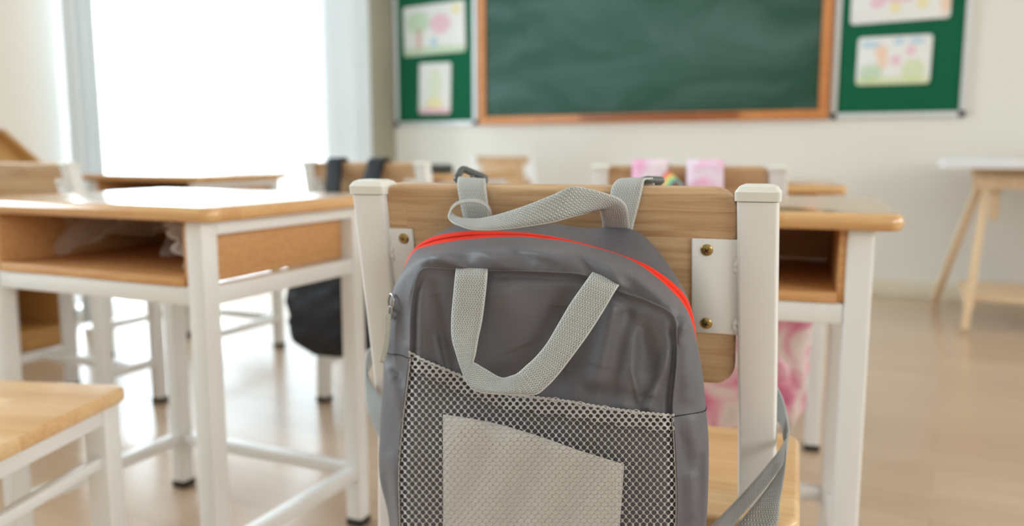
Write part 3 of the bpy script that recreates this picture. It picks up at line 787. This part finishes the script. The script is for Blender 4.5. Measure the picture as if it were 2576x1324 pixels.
WR = [  # soft folds: x0, y0, x1, y1, half width (px), height (m, + towards the viewer)
    (1075, 655, 1150, 662, 15, 0.0030), (1085, 640, 1165, 675, 9, 0.0028), (1060, 690, 1040, 760, 12, 0.0022), (1010, 780, 1025, 850, 14, -0.0040), (1190, 612, 1275, 682, 16, 0.0024),
    (1240, 605, 1330, 660, 14, -0.0018), (1340, 620, 1420, 670, 20, 0.0020), (1460, 650, 1500, 705, 12, -0.0030), (1520, 650, 1560, 720, 14, 0.0030),
    (1590, 690, 1690, 770, 13, 0.0025), (1545, 725, 1600, 760, 9, -0.0040), (1600, 750, 1700, 800, 8, -0.0045), (1705, 860, 1730, 800, 10, 0.0030),
    (1050, 735, 1046, 900, 17, 0.0034), (1088, 715, 1128, 905, 22, -0.0024), (1098, 850, 1118, 945, 8, 0.0020), (1250, 700, 1330, 900, 60, 0.0034),
    (1425, 740, 1400, 960, 40, -0.0034), (1552, 735, 1500, 955, 24, 0.0036), (1572, 745, 1655, 960, 28, -0.0032), (1602, 790, 1570, 1015, 20, 0.0030),
    (1694, 865, 1632, 1022, 15, 0.0042), (1588, 925, 1606, 1005, 8, 0.0016), (1260, 950, 1450, 925, 32, -0.0022), (1480, 985, 1660, 1012, 26, -0.0020),
    (980, 930, 1010, 1040, 12, 0.0030), (975, 880, 1010, 960, 10, -0.0030), (985, 1150, 1000, 1300, 12, 0.0025), (970, 1200, 990, 1324, 9, -0.0030),
    (1735, 1060, 1745, 1300, 14, 0.0035), (1722, 1100, 1735, 1180, 12, -0.0040), (1720, 830, 1728, 1000, 12, 0.0030), (1760, 1150, 1760, 1330, 8, -0.0025),
    (1300, 640, 1400, 668, 10, -0.0014), (1125, 648, 1180, 650, 10, -0.0022), (1600, 600, 1700, 720, 16, 0.0020), (1400, 575, 1560, 590, 8, -0.0015)]
def wrinkle(px, py):
    s = 0.0
    for (x0, y0, x1, y1, w, a) in WR:
        dx, dy = x1 - x0, y1 - y0; L2 = dx * dx + dy * dy
        t = ((px - x0) * dx + (py - y0) * dy) / L2
        tc_ = min(1, max(0, t)); qx, qy = x0 + dx * tc_, y0 + dy * tc_
        d2 = (px - qx) ** 2 + (py - qy) ** 2
        if d2 < 9 * w * w: s += 2.0 * a * math.exp(-d2 / (w * w)) * (1.0 if 0.15 < tc_ < 0.85 else 0.8)
    return s
def loft(name, curves, sub, mat, parent, wr=1.0, uv=False):
    """surface through a stack of contours (px, py, l), splined across"""
    rows = []
    for i in range(NST):
        rows.append(catmull([c[i] for c in curves], sub) if sub > 1 else np.array([c[i] for c in curves]))
    nc = len(rows[0]); vs = []; fs = []
    for i in range(NST):
        for j in range(nc):
            px, py, l = rows[i][j]
            e = math.sin(math.pi * j / (nc - 1)) ** 0.6 if nc > 1 else 0
            vs.append(B(CL(px, py, l - wr * e * wrinkle(px, py))))
    for i in range(NST - 1):
        for j in range(nc - 1): fs.append((i * nc + j, (i + 1) * nc + j, (i + 1) * nc + j + 1, i * nc + j + 1))
    return mesh(name, vs, fs, mat, parent), rows
o, _ = loft('back_gusset', [cA, cB, cZ1], 5, M['nylon'], bag, 0.7)
o, _ = loft('zipper', [cZ1, cZ2], 1, M['orange'], bag, 0)
o['label'] = 'orange zip around the top'
zipo = o
o, grow = loft('front_gusset', [cZ2, cM, cS], 7, M['nylon'], bag)
# zip coil ridges on the tape (sub-part)
vs, fs = [], []
for i in range(8 * NS, 17 * NS):
    for q in range(3):
        f_ = q / 3
        a = cZ1[i] * (1 - f_) + cZ1[i + 1] * f_; b = cZ2[i] * (1 - f_) + cZ2[i + 1] * f_
        c1 = a * 0.62 + b * 0.38; c2 = a * 0.38 + b * 0.62
        d = (cZ1[i + 1] - cZ1[i]) * 0.05
        k0 = len(vs)
        for (pp, dl) in ((c1 - d, 0.0004), (c1 + d, 0.0004), (c2 + d, 0.0004), (c2 - d, 0.0004), ((c1 + c2) / 2, 0.0013)):
            vs.append(B(CL(pp[0], pp[1], pp[2] - dl)))
        fs += [(k0, k0 + 1, k0 + 4), (k0 + 1, k0 + 2, k0 + 4), (k0 + 2, k0 + 3, k0 + 4), (k0 + 3, k0, k0 + 4)]
o = mesh('zip_coil', vs, fs, M['orange'], zipo); o['kind'] = 'stuff'

# front panel: Coons patch inside the seam
iL, iR = 8 * NS, 16 * NS + 0
def samp(curve, t):
    x = t * (len(curve) - 1); i = min(int(x), len(curve) - 2); f = x - i
    return curve[i] * (1 - f) + curve[i + 1] * f
Lc, Tc, Rc = cS[:iL + 1], cS[iL:iR + 1], cS[iR:][::-1]
Bc = np.array([cS[0], (cS[0] + cS[-1]) / 2, cS[-1]])
def seam_lr(py):
    xl = np.interp(-py, -Lc[:, 1], Lc[:, 0]) if py > Lc[-1, 1] else Lc[-1, 0]
    xr = np.interp(-py, -Rc[:, 1], Rc[:, 0]) if py > Rc[-1, 1] else Rc[-1, 0]
    return xl, xr
def smooth(a, b, x):
    t = min(1, max(0, (x - a) / (b - a))); return t * t * (3 - 2 * t)
def panel_l(px, py, wr=1.0):
    xl, xr = seam_lr(py)
    a = min(1, max(0, (px - xl) / max(1, xr - xl)))
    e = math.sin(math.pi * a) ** 0.8
    top = np.interp(px, Tc[:, 0], Tc[:, 1])
    b = smooth(0, 60, py - top)
    g = 0.005 * math.exp(-((min(px - xl, xr - px) - 10) / 10) ** 2) * b        # crease next to the piping
    return -0.120 + g - e * b * (0.002 + 0.014 * smooth(820, 1150, py)) - wr * b * wrinkle(px, py) * min(1, e * 3) + 0.005 * math.exp(-((py - top - 14) / 12) ** 2) * e
NU, NV = 190, 170
vs, fs = [], []
for j in range(NV + 1):
    v_ = j / NV
    for i in range(NU + 1):
        u_ = i / NU
        p = (1 - v_) * samp(Bc, u_) + v_ * samp(Tc, u_) + (1 - u_) * samp(Lc, v_) + u_ * samp(Rc, v_) \
            - ((1 - u_) * (1 - v_) * cS[0] + u_ * (1 - v_) * cS[-1] + (1 - u_) * v_ * Tc[0] + u_ * v_ * Tc[-1])
        ed = i in (0, NU) or j == NV
        vs.append(B(CL(p[0], p[1], -0.120 if ed else panel_l(p[0], p[1]))))
for j in range(NV):
    for i in range(NU): fs.append((j * (NU + 1) + i, j * (NU + 1) + i + 1, (j + 1) * (NU + 1) + i + 1, (j + 1) * (NU + 1) + i))
mesh('front_panel', vs, fs, M['nylon'], bag)
# back panel and base close the bag
vs, fs = [], []
hs = NST // 2
for i in range(hs + 1):
    for q in range(7):
        p = cA[i] * (1 - q / 6) + cA[NST - 1 - i] * (q / 6); vs.append(B(CL(p[0], p[1], -0.020)))
for i in range(hs):
    for q in range(6): fs.append((i * 7 + q, i * 7 + q + 1, i * 7 + q + 8, i * 7 + q + 7))
mesh('back_panel', vs, fs, M['nylon'], bag)
vs, fs = [], []
ends = [cA, cB, cZ1, cZ2, cM, cS]
for c in ends:
    for q in range(7):
        p = c[0] * (1 - q / 6) + c[-1] * (q / 6)
        l = p[2] if c is not cS else -0.120
        vs.append(B(CL(p[0], p[1] + (30 * math.sin(math.pi * q / 6) if c is not cS else 0), l)))
for i in range(len(ends) - 1):
    for q in range(6): fs.append((i * 7 + q, i * 7 + q + 1, i * 7 + q + 8, i * 7 + q + 7))
mesh('base_panel', vs, fs, M['nylon'], bag)
# stitched seams on the gusset sides
def gus(i, t):
    r = grow[i]; p = samp(r, t); return p
for (seq, nm) in (([(71, 0.06), (69, 0.3), (67, 0.55), (67, 0.8), (66, 0.98)], 'side_seam'), ([(265, 0.1), (267, 0.3), (269, 0.5), (270, 0.75), (271, 0.98)], 'side_seam')):
    pts = [gus(i, tt) for i, tt in seq]
    pts = catmull(pts, 4)
    tube(nm, [B(CL(p[0], p[1], p[2] - 0.0006)) for p in pts], 0.00045, M['thread'], bag, 6)
# piping along the front seam
tube('piping', [B(CL(p[0], p[1], p[2] - 0.0002)) for p in cS], 0.0008, M['nylon'], bag, 6)

# mesh pocket: a real net, every opening is a hole
PT = [(1028, 886), (1064, 907), (1114, 928), (1160, 948), (1210, 972), (1270, 993), (1352, 1002), (1434, 1012), (1500, 1024), (1560, 1033), (1610, 1040), (1696, 1047)]
PTx, PTy = [p[0] for p in PT], [p[1] for p in PT]
def pocket_l(px, py):
    xl, xr = seam_lr(py); a = min(1, max(0, (px - xl) / (xr - xl)))
    top = np.interp(px, PTx, PTy)
    e = math.sin(math.pi * a) ** 0.5
    r = 0.0012 * math.sin(px * 0.045 + py * 0.02) * e
    return panel_l(px, py, 0.0) - 0.0015 - 0.0085 * e * smooth(-5, 130, py - top) - 0.004 * e + r
def net(name, px0, px1, py0, py1, pitch, row, hr, hv, inside, lfun, mat, parent):
    vs, fs = [], []
    j = 0; y = py0
    K = 12
    while y < py1:
        x = px0 + (pitch / 2 if j % 2 else 0)
        while x < px1:
            if inside(x, y):
                xl, xr = seam_lr(y)
                k0 = len(vs)
                for q in range(K):                                    # hexagonal cell rim
                    a = 2 * math.pi * q / K
                    hx = [0.5, 0.5, 0.25, 0, -0.25, -0.5, -0.5, -0.5, -0.25, 0, 0.25, 0.5][q] * pitch
                    hy = [0, 0.333, 0.5, 0.667, 0.5, 0.333, 0, -0.333, -0.5, -0.667, -0.5, -0.333][q] * row
                    X, Y = x + hx, y + hy
                    xl2, xr2 = seam_lr(Y); X = min(max(X, xl2 - 1), xr2 + 1)
                    vs.append(B(CL(X, Y, lfun(X, Y))))
                for q in range(K):
                    a = 2 * math.pi * q / K
                    X, Y = x + hr * math.cos(a), y + hv * math.sin(a)
                    xl2, xr2 = seam_lr(Y); X = min(max(X, xl2), xr2)
                    vs.append(B(CL(X, Y, lfun(X, Y) - 0.0003)))
                for q in range(K): fs.append((k0 + q, k0 + (q + 1) % K, k0 + K + (q + 1) % K, k0 + K + q))
            x += pitch
        y += row; j += 1
    o = mesh(name, vs, fs, mat, parent)
    bm = bmesh.new(); bm.from_mesh(o.data); bmesh.ops.remove_doubles(bm, verts=bm.verts, dist=0.00015); bm.to_mesh(o.data); bm.free()
    md = o.modifiers.new('thick', 'SOLIDIFY'); md.thickness = 0.0005
    return o
def in_pocket(x, y):
    xl, xr = seam_lr(y); return xl + 2 < x < xr - 2 and y > np.interp(x, PTx, PTy) + 4
o = net('mesh_pocket', 985, 1720, 892, 1500, 17.6, 10.2, 6.4, 6.0, in_pocket, pocket_l, M['netting'], bag)
o['label'] = 'pale grey hexagonal net pocket'
def in_hem(x, y):
    xl, xr = seam_lr(y); tp = np.interp(x, PTx, PTy); return xl + 2 < x < xr - 2 and tp - 2 < y < tp + 36
net('pocket_hem', 993, 1720, 884, 1090, 17.6, 10.2, 5.4, 5.0, in_hem, lambda x, y: pocket_l(x, y) - 0.0016, M['netting'], bag)
tube('hem_edge', [B(CL(x, np.interp(x, PTx, PTy) - 1 + 1.6 * math.sin(x * 0.5), pocket_l(x, np.interp(x, PTx, PTy)) - 0.001)) for x in range(1029, 1697, 3)], 0.0011, M['netting'], bag, 6)
for c, nm in ((Lc, 0), (Rc, 1)):
    pts = [p for p in c if p[1] > (900 if nm == 0 else 1050)]
    tube('pocket_binding', [B(CL(p[0] + (3 if nm == 0 else -3), p[1], pocket_l(p[0], p[1]) - 0.0002)) for p in pts], 0.0007, M['netting'], bag, 6)

# white card inside the pocket (a thing of its own)
card = thing('paper_card', 'white card slipped into the mesh pocket of the grey backpack', 'card', bag.location, CH_R)
CT = [(1116, 1043), (1180, 1052), (1250, 1066), (1320, 1086), (1390, 1109), (1450, 1131), (1510, 1150), (1570, 1168)]
vs, fs = [], []
nx, ny = 24, 20
for j in range(ny + 1):
    for i in range(nx + 1):
        u_ = i / nx; v_ = j / ny
        xt = 1116 + (1570 - 1116) * u_; yt = np.interp(xt, [c[0] for c in CT], [c[1] for c in CT])
        xb = 1116 + (1552 - 1116) * u_; yb = 1430
        px, py = xt + (xb - xt) * v_, yt + (yb - yt) * v_
        vs.append(B(CL(px, py, pocket_l(px, py) + 0.0036)))
for j in range(ny):
    for i in range(nx): fs.append((j * (nx + 1) + i, j * (nx + 1) + i + 1, (j + 1) * (nx + 1) + i + 1, (j + 1) * (nx + 1) + i))
o = mesh('card_sheet', vs, fs, M['card'], card)
md = o.modifiers.new('thick', 'SOLIDIFY'); md.thickness = 0.0008

# ---- straps: each station gives both edges (x, y, l)
def ribbon(name, st, mat, parent, n=8, thick=0.0016, fn=None, wide=None):
    fn = fn or (lambda e: B(CL(*e)))
    E1 = catmull([fn(s[0]) for s in st], n); E2 = catmull([fn(s[1]) for s in st], n)
    vs, fs, uvs = [], [], []; K = 4; L = 0
    wid = wide or max(np.linalg.norm(E1 - E2, axis=1).mean(), 1e-4)
    mid = (E1 + E2) / 2; vv = [0.0]
    for i in range(1, len(mid)): vv.append(vv[-1] + np.linalg.norm(mid[i] - mid[i - 1]) / wid)
    for i in range(len(E1)):
        for k in range(K + 1):
            f = k / K; vs.append(E1[i] * (1 - f) + E2[i] * f); uvs.append((f, vv[i]))
    for i in range(len(E1) - 1):
        for k in range(K): fs.append((i * (K + 1) + k, i * (K + 1) + k + 1, (i + 1) * (K + 1) + k + 1, (i + 1) * (K + 1) + k))
    o = mesh(name, vs, fs, mat, parent)
    ul = o.data.uv_layers.new(name='UVMap')
    for lp in o.data.loops: ul.data[lp.index].uv = uvs[lp.vertex_index]
    md = o.modifiers.new('thick', 'SOLIDIFY'); md.thickness = thick; md.offset = 0
    return o
def st2(rows): return [((a, b, l), (c, d, m)) for (a, b, l, c, d, m) in rows]
# shoulder straps over the top of the backrest
ribbon('shoulder_strap', st2([(1182, 625, -0.026, 1243, 628, -0.026), (1172, 570, -0.027, 1238, 575, -0.027), (1162, 530, -0.024, 1231, 535, -0.024), (1155, 495, -0.019, 1226, 500, -0.019), (1151, 468, -0.0135, 1222, 471, -0.0135),
                              (1152, 451, -0.003, 1221, 453, -0.003), (1158, 447, 0.012, 1219, 452, 0.012), (1163, 456, 0.022, 1218, 458, 0.022), (1172, 520, 0.034, 1220, 520, 0.034), (1180, 640, 0.055, 1225, 640, 0.055)]), M['web'], bag)
ribbon('shoulder_strap', st2([(1530, 625, -0.026, 1588, 630, -0.026), (1531, 570, -0.027, 1591, 580, -0.027), (1532, 530, -0.024, 1602, 534, -0.024), (1535, 495, -0.019, 1612, 494, -0.019), (1541, 470, -0.0135, 1618, 466, -0.0135),
                              (1553, 455, -0.003, 1622, 452, -0.003), (1572, 450, 0.012, 1634, 450, 0.012), (1590, 457, 0.022, 1645, 456, 0.022), (1600, 520, 0.034, 1650, 520, 0.034), (1605, 640, 0.055, 1650, 640, 0.055)]), M['web'], bag)
# grey slider buckles just behind the top of the backrest
def buckle(pts, l0, name='strap_slider'):
    """flat rounded frame with a middle bar: pts = four corner pixels, front edge first"""
    c = [np.array(B(CL(x, y, l))) for (x, y, l) in pts]
    loop = []
    for i in range(4):
        a, b_, d = c[i], c[(i + 1) % 4], c[(i - 1) % 4]
        for q in range(4):
            t_ = q / 3; p0 = a + (d - a) * 0.16; p1 = a + (b_ - a) * 0.16
            loop.append(p0 * (1 - t_) ** 2 + a * 2 * t_ * (1 - t_) + p1 * t_ ** 2)
    o = tube(name, loop, 0.0034, M['grey_plastic'], bag, 8, closed=True)
    m0, m1 = (c[0] + c[3]) / 2, (c[1] + c[2]) / 2
    tube('slider_bar', [m0 * (1 - k / 4) + m1 * k / 4 for k in range(5)], 0.0020, M['grey_plastic'], o, 8)
    return o
buckle([(1146, 452, 0.012), (1163, 424, 0.020), (1222, 448, 0.030), (1212, 470, 0.022)], 0)
buckle([(1590, 462, 0.018), (1628, 452, 0.018), (1666, 454, 0.034), (1640, 468, 0.034)], 0)
# grab handle: wide loop that twists in front of the backrest
ribbon('grab_handle', st2([(1517, 615, -0.012, 1585, 622, -0.012), (1517, 583, -0.022, 1584, 588, -0.022), (1515, 555, -0.036, 1582, 556, -0.036), (1511, 538, -0.046, 1579, 536, -0.046), (1508, 527, -0.054, 1575, 518, -0.052), (1495, 531, -0.066, 1558, 500, -0.060), (1472, 538, -0.076, 1519, 485, -0.070),
                           (1440, 546, -0.086, 1478, 474, -0.078), (1391, 560, -0.096, 1440, 469, -0.086), (1340, 569, -0.101, 1395, 489, -0.090), (1280, 577, -0.104, 1330, 516, -0.092), (1230, 580, -0.104, 1268, 537, -0.090), (1186, 578, -0.101, 1215, 550, -0.087),
                           (1158, 569, -0.097, 1178, 552, -0.084), (1138, 560, -0.090, 1150, 546, -0.076), (1129, 550, -0.080, 1135, 534, -0.064), (1130, 538, -0.072, 1135, 524, -0.052), (1137, 524, -0.068, 1146, 512, -0.045), (1152, 513, -0.063, 1165, 505, -0.040),
                           (1178, 508, -0.060, 1188, 502, -0.037), (1203, 510, -0.058, 1210, 505, -0.035), (1221, 518, -0.056, 1225, 514, -0.034), (1230, 531, -0.054, 1233, 527, -0.033), (1234, 552, -0.046, 1236, 548, -0.030), (1236, 600, -0.022, 1238, 598, -0.018)]), M['web'], bag, 8, wide=0.0225)
# front carrying loop sewn under the top seam
ribbon('front_loop', st2([(1148, 672, -0.116, 1227, 674, -0.116), (1146, 690, -0.128, 1226, 692, -0.128), (1141, 740, -0.132, 1221, 745, -0.132), (1136, 800, -0.135, 1213, 806, -0.135), (1137, 850, -0.140, 1204, 848, -0.140), (1148, 893, -0.147, 1197, 888, -0.146), (1163, 938, -0.154, 1191, 912, -0.150), (1177, 968, -0.159, 1197, 914, -0.150),
                          (1200, 986, -0.163, 1222, 929, -0.152), (1240, 992, -0.166, 1262, 951, -0.155), (1292, 994, -0.167, 1290, 945, -0.158), (1345, 994, -0.165, 1304, 938, -0.158), (1372, 977, -0.162, 1324, 920, -0.157), (1402, 946, -0.158, 1346, 900, -0.154), (1440, 897, -0.152, 1375, 865, -0.150), (1478, 845, -0.145, 1403, 818, -0.144), (1515, 788, -0.138, 1436, 762, -0.137),
                          (1546, 735, -0.130, 1474, 708, -0.130), (1562, 712, -0.118, 1490, 686, -0.118)]), M['web'], bag, 8, wide=0.0225)
# lower shoulder-strap ends that wrap the chair posts
ribbon('lower_strap', st2([(1900, 940, 0.130, 1880, 1010, 0.130), (1942, 958, 0.118, 1932, 1040, 0.118), (1967, 1000, 0.096, 1964, 1070, 0.096), (1979, 1050, 0.072, 1973, 1110, 0.068), (1983, 1090, 0.046, 1980, 1120, 0.036), (1964, 1128, 0.014, 1968, 1168, 0.006),
                           (1935, 1165, 0.000, 1938, 1212, -0.004), (1895, 1212, -0.012, 1896, 1262, -0.014), (1842, 1270, -0.022, 1846, 1320, -0.024), (1790, 1324, -0.036, 1796, 1376, -0.038), (1742, 1375, -0.046, 1750, 1430, -0.048)]), M['web_dark'], bag, 8, wide=0.0225)
ribbon('lower_strap', st2([(1980, 1085, 0.040, 1978, 1090, 0.036), (1977, 1120, 0.030, 1981, 1104, 0.034), (1966, 1172, 0.006, 1978, 1150, 0.014), (1938, 1216, -0.004, 1973, 1200, 0.000), (1900, 1266, -0.014, 1962, 1262, -0.008), (1852, 1322, -0.022, 1952, 1330, -0.014), (1806, 1376, -0.036, 1900, 1400, -0.030), (1760, 1430, -0.048, 1840, 1470, -0.044)]), M['web_dark'], bag, 8, wide=0.025)
ribbon('lower_strap', st2([(975, 872, 0.125, 1000, 900, 0.125), (938, 872, 0.110, 946, 910, 0.110), (921, 900, 0.070, 924, 945, 0.064), (921, 985, 0.032, 950, 988, 0.014), (927, 1034, 0.004, 972, 1020, -0.010), (944, 1078, -0.012, 988, 1060, -0.026), (966, 1120, -0.026, 1004, 1105, -0.040)]), M['web_dark'], bag, 8, wide=0.025)
# zip puller on the shoulder of the bag: metal ring, link and cord
pl = tube('zip_pull', [B(CL(984 + 7 * math.sin(a), 760 - 20 * math.cos(a), -0.104 - 0.004 * math.sin(a))) for a in [2 * math.pi * k / 20 for k in range(20)]], 0.0011, M['metal'], bag, 8, closed=True)
tube('pull_link', [B(CL(983 + 4.5 * math.sin(a), 786 - 15 * math.cos(a), -0.106 - 0.003 * math.cos(a))) for a in [2 * math.pi * k / 16 for k in range(16)]], 0.0010, M['metal'], pl, 8, closed=True)
ribbon('pull_cord', st2([(971, 788, -0.108, 985, 790, -0.106), (970, 830, -0.109, 982, 833, -0.107), (965, 870, -0.110, 977, 873, -0.108), (956, 910, -0.110, 967, 914, -0.108)]), M['cord'], pl, 6, 0.0022)

# ------------------------------------------------------------------ other bags hanging on chairs
def soft_bag(name, label, loc, rz, hw, hd, z0, z1, s0, l0, mat, seed, tilt=0.0, pocket=True):
    """soft backpack: superellipsoid body with dents, pocket, straps over the chair top"""
    zc = (z0 + z1) / 2
    base = Vector(loc) + Matrix.Rotation(rz, 3, 'Z') @ Vector((s0, l0, z0))
    t = thing(name, label, 'backpack', base, rz)
    rnd = random.Random(seed); ph = [rnd.uniform(0, 6.28) for _ in range(12)]
    hh = (z1 - z0) / 2; vs, fs = [], []; nu, nv = 48, 36
    sg = lambda x, e: math.copysign(abs(x) ** e, x)
    for j in range(nv + 1):
        a = -math.pi / 2 + math.pi * j / nv
        for i in range(nu):
            b = 2 * math.pi * i / nu
            x = sg(math.cos(a), 0.45) * sg(math.cos(b), 0.5); y = sg(math.cos(a), 0.45) * sg(math.sin(b), 0.55); z = sg(math.sin(a), 0.6)
            tap = 1.0 - 0.16 * max(0, z) ** 2
            d = 1 + 0.05 * math.sin(5 * x + 7 * z + ph[0]) + 0.04 * math.sin(9 * z - 6 * x + ph[1]) + 0.03 * math.sin(13 * x + 5 * y + 11 * z + ph[2])
            vs.append((x * hw * tap * d + tilt * z * hh, y * hd * d * (1 - 0.35 * max(0, z)), hh + z * hh * (0.98 + 0.02 * d)))
    for j in range(nv):
        for i in range(nu): fs.append((j * nu + i, j * nu + (i + 1) % nu, (j + 1) * nu + (i + 1) % nu, (j + 1) * nu + i))
    mesh('bag_body', vs, fs, mat, t)
    if pocket:
        vs2 = []
        for (x, y, z) in vs: vs2.append((x * 0.78, y * 0.45 - hd * 0.72, hh * 0.12 + (z) * 0.5))
        mesh('front_pocket', vs2, fs, mat, t)
    return t
def loc2(t, p):  # chair-local -> bag-local
    return tuple(np.asarray(p) - np.array(t['_o']))
# pink bag
zt = ZC
pb = soft_bag('pink_backpack', 'pink and white patterned school bag hanging on a chair back', LOC_P, rzp, 0.155, 0.062, 0.175, 0.57, 0.098, -0.095, M['pink'], 3)
def straps(t, o, spec, mat, top=0.7097):
    for (s_b, s_t, w) in spec:
        rows = []
        for (l, z, f) in ((-0.065, 0.54, 0.0), (-0.038, 0.63, 0.4), (-0.020, 0.69, 0.85), (-0.0155, top + 0.002, 1), (-0.003, top + 0.0095, 1), (0.011, top + 0.006, 1), (0.023, top - 0.02, 1), (0.050, 0.60, 1)):
            s = s_b + (s_t - s_b) * f
            rows.append((np.array((s - w / 2, l, z)) - o, np.array((s + w / 2, l, z)) - o))
        ribbon('shoulder_strap', rows, mat, t, 6, 0.006, fn=lambda e: np.asarray(e))
oP = np.array((0.098, -0.095, 0.175))
straps(pb, oP, ((-0.070, -0.074, 0.073), (0.045, 0.038, 0.073)), M['pink_pale'])
ribbon('grab_loop', [(np.array((-0.055 + 0.0095 * k - 0.010, -0.05 - 0.004 * math.sin(k), 0.58 + 0.118 * math.sin(math.pi * k / 7) ** 0.7)) - oP,
                     np.array((-0.055 + 0.0095 * k + 0.010, -0.063, 0.575 + 0.105 * math.sin(math.pi * k / 7) ** 0.7)) - oP) for k in range(8)], M['rainbow'], pb, 4, 0.004, fn=lambda e: np.asarray(e))
# black backpack
bb = soft_bag('black_backpack', 'black school backpack hanging on a chair beyond the desk with the plastic bag', LOC_B, rzb, 0.125, 0.075, 0.195, 0.57, -0.035, -0.105, M['black_cloth'], 11)
oB = np.array((-0.035, -0.105, 0.195))
straps(bb, oB, ((-0.075, -0.088, 0.048), (0.02, 0.048, 0.052)), M['black_cloth'])

# ------------------------------------------------------------------ small dark case on the black-bag desk
_p = on_z(1104, 436, ZT)
t = thing('pencil_case', 'small dark pencil case lying on the far desk below the blackboard', 'pencil case', (-1.655, 2.56, ZT), math.radians(20))
bm = bmesh.new(); bm_box(bm, (0, 0, 0.016), (0.085, 0.05, 0.032), 0.013, 3)
from_bm('case_body', bm, M['pencil_case'], t)
tube('zip_line', [(-0.038, -0.026, 0.02), (0, -0.0265, 0.021), (0.038, -0.026, 0.02)], 0.0015, M['metal'], t, 6)

# ------------------------------------------------------------------ plastic bag in the near desk's compartment
t = thing('plastic_bag', 'crumpled clear plastic bag stuffed in the open desk compartment left of the backpack chair', 'bag', (locL[0], locL[1], 0.5535), rzL)
vs, fs = [], []; nx, ny = 60, 10
for j in range(ny + 1):
    for i in range(nx + 1):
        u_ = i / nx; v_ = j / ny
        x = -0.19 + 0.355 * u_
        dip = 0.028 + 0.020 * max(0, math.sin(2.6 * math.pi * u_ + 0.3)) + 0.006 * math.sin(17 * u_) + 0.012 * (u_ < 0.35)
        z = 0.071 - v_ * dip
        y = -0.10 - 0.045 * v_ * math.sin(9 * u_) + 0.012 * math.sin(23 * u_ + 4 * v_)
        vs.append((x, y, z))
for j in range(ny):
    for i in range(nx): fs.append((j * (nx + 1) + i, j * (nx + 1) + i + 1, (j + 1) * (nx + 1) + i + 1, (j + 1) * (nx + 1) + i))
mesh('hanging_film', vs, fs, M['film'], t)
vs, fs = [], []; rnd = random.Random(5); nx, ny = 14, 22
for j in range(ny + 1):
    for i in range(nx + 1):
        u_ = i / nx; v_ = j / ny
        x = 0.135 + 0.055 * v_ + 0.018 * (u_ - 0.5) + 0.006 * math.sin(11 * u_ + 7 * v_)
        y = -0.165 + 0.05 * u_ + 0.010 * math.sin(19 * v_ + 6 * u_)
        z = 0.070 - 0.062 * v_ + 0.006 * math.sin(14 * u_ + 5 * v_)
        vs.append((x, y, max(0.002, z)))
for j in range(ny):
    for i in range(nx): fs.append((j * (nx + 1) + i, j * (nx + 1) + i + 1, (j + 1) * (nx + 1) + i + 1, (j + 1) * (nx + 1) + i))
M['film2'] = sheer_mat('white_plastic_film', 0.25, (0.95, 0.95, 0.96, 1))
mesh('crumpled_end', vs, fs, M['film2'], t)

# ------------------------------------------------------------------ white table on a wooden trestle by the blackboard wall
t = thing('trestle', 'pale wooden trestle with a shelf under the white tabletop', 'trestle', (0.325, 4.09, 0), math.radians(3))
zt = 0.655
feet = {(-1, -1): (-0.262, -0.275), (-1, 1): (-0.355, 0.355), (1, -1): (0.262, -0.275), (1, 1): (0.30, 0.355)}
top = {(-1, -1): (-0.20, -0.035), (-1, 1): (-0.215, 0.035), (1, -1): (0.20, -0.035), (1, 1): (0.215, 0.035)}
for key in feet:
    a, b = feet[key], top[key]
    bar('leg', (a[0], a[1], 0.012), (b[0], b[1], zt - 0.03), 0.031, 0.031, M['wood_pine'], t, 0.004, up=(1, 0, 0))
for s in (-1, 1): box('top_beam', (0, s * 0.055, zt - 0.045), (0.50, 0.022, 0.058), M['wood_pine'], t, 0.003)
for s in (-1, 1): box('height_batten', (s * 0.165, 0, zt - 0.105), (0.034, 0.026, 0.20), M['wood_pine'], t, 0.003)
box('bearer', (0, 0, zt + 0.0), (0.52, 0.06, 0.028), M['wood_pine'], t, 0.003)
for k in range(4): box('shelf_slat', (0, -0.165 + 0.125 * k, 0.135), (0.53, 0.105, 0.016), M['wood_pine'], t, 0.002)
for s in (-1, 1): box('shelf_bearer', (s * 0.245, 0.03, 0.112), (0.03, 0.52, 0.03), M['wood_pine'], t, 0.003)
t = thing('table_board', 'white tabletop laid on the wooden trestle at the blackboard wall', 'table', (0.70, 4.22, 0.669), math.radians(3))
rounded_board('top_panel', 1.52, 0.66, 0.034, 0.012, 0.003, M['white_laminate'], t, (0, 0, 0.017))
bm = bmesh.new(); bm_box(bm, (0, 0, 0.004), (0.24, 0.19, 0.008), 0.002)
t = thing('paper_stack', 'small stack of white paper at the end of the white table', 'paper', (0.09, 4.07, 0.703), math.radians(-8))
from_bm('sheets', bm, M['white_frame'], t)
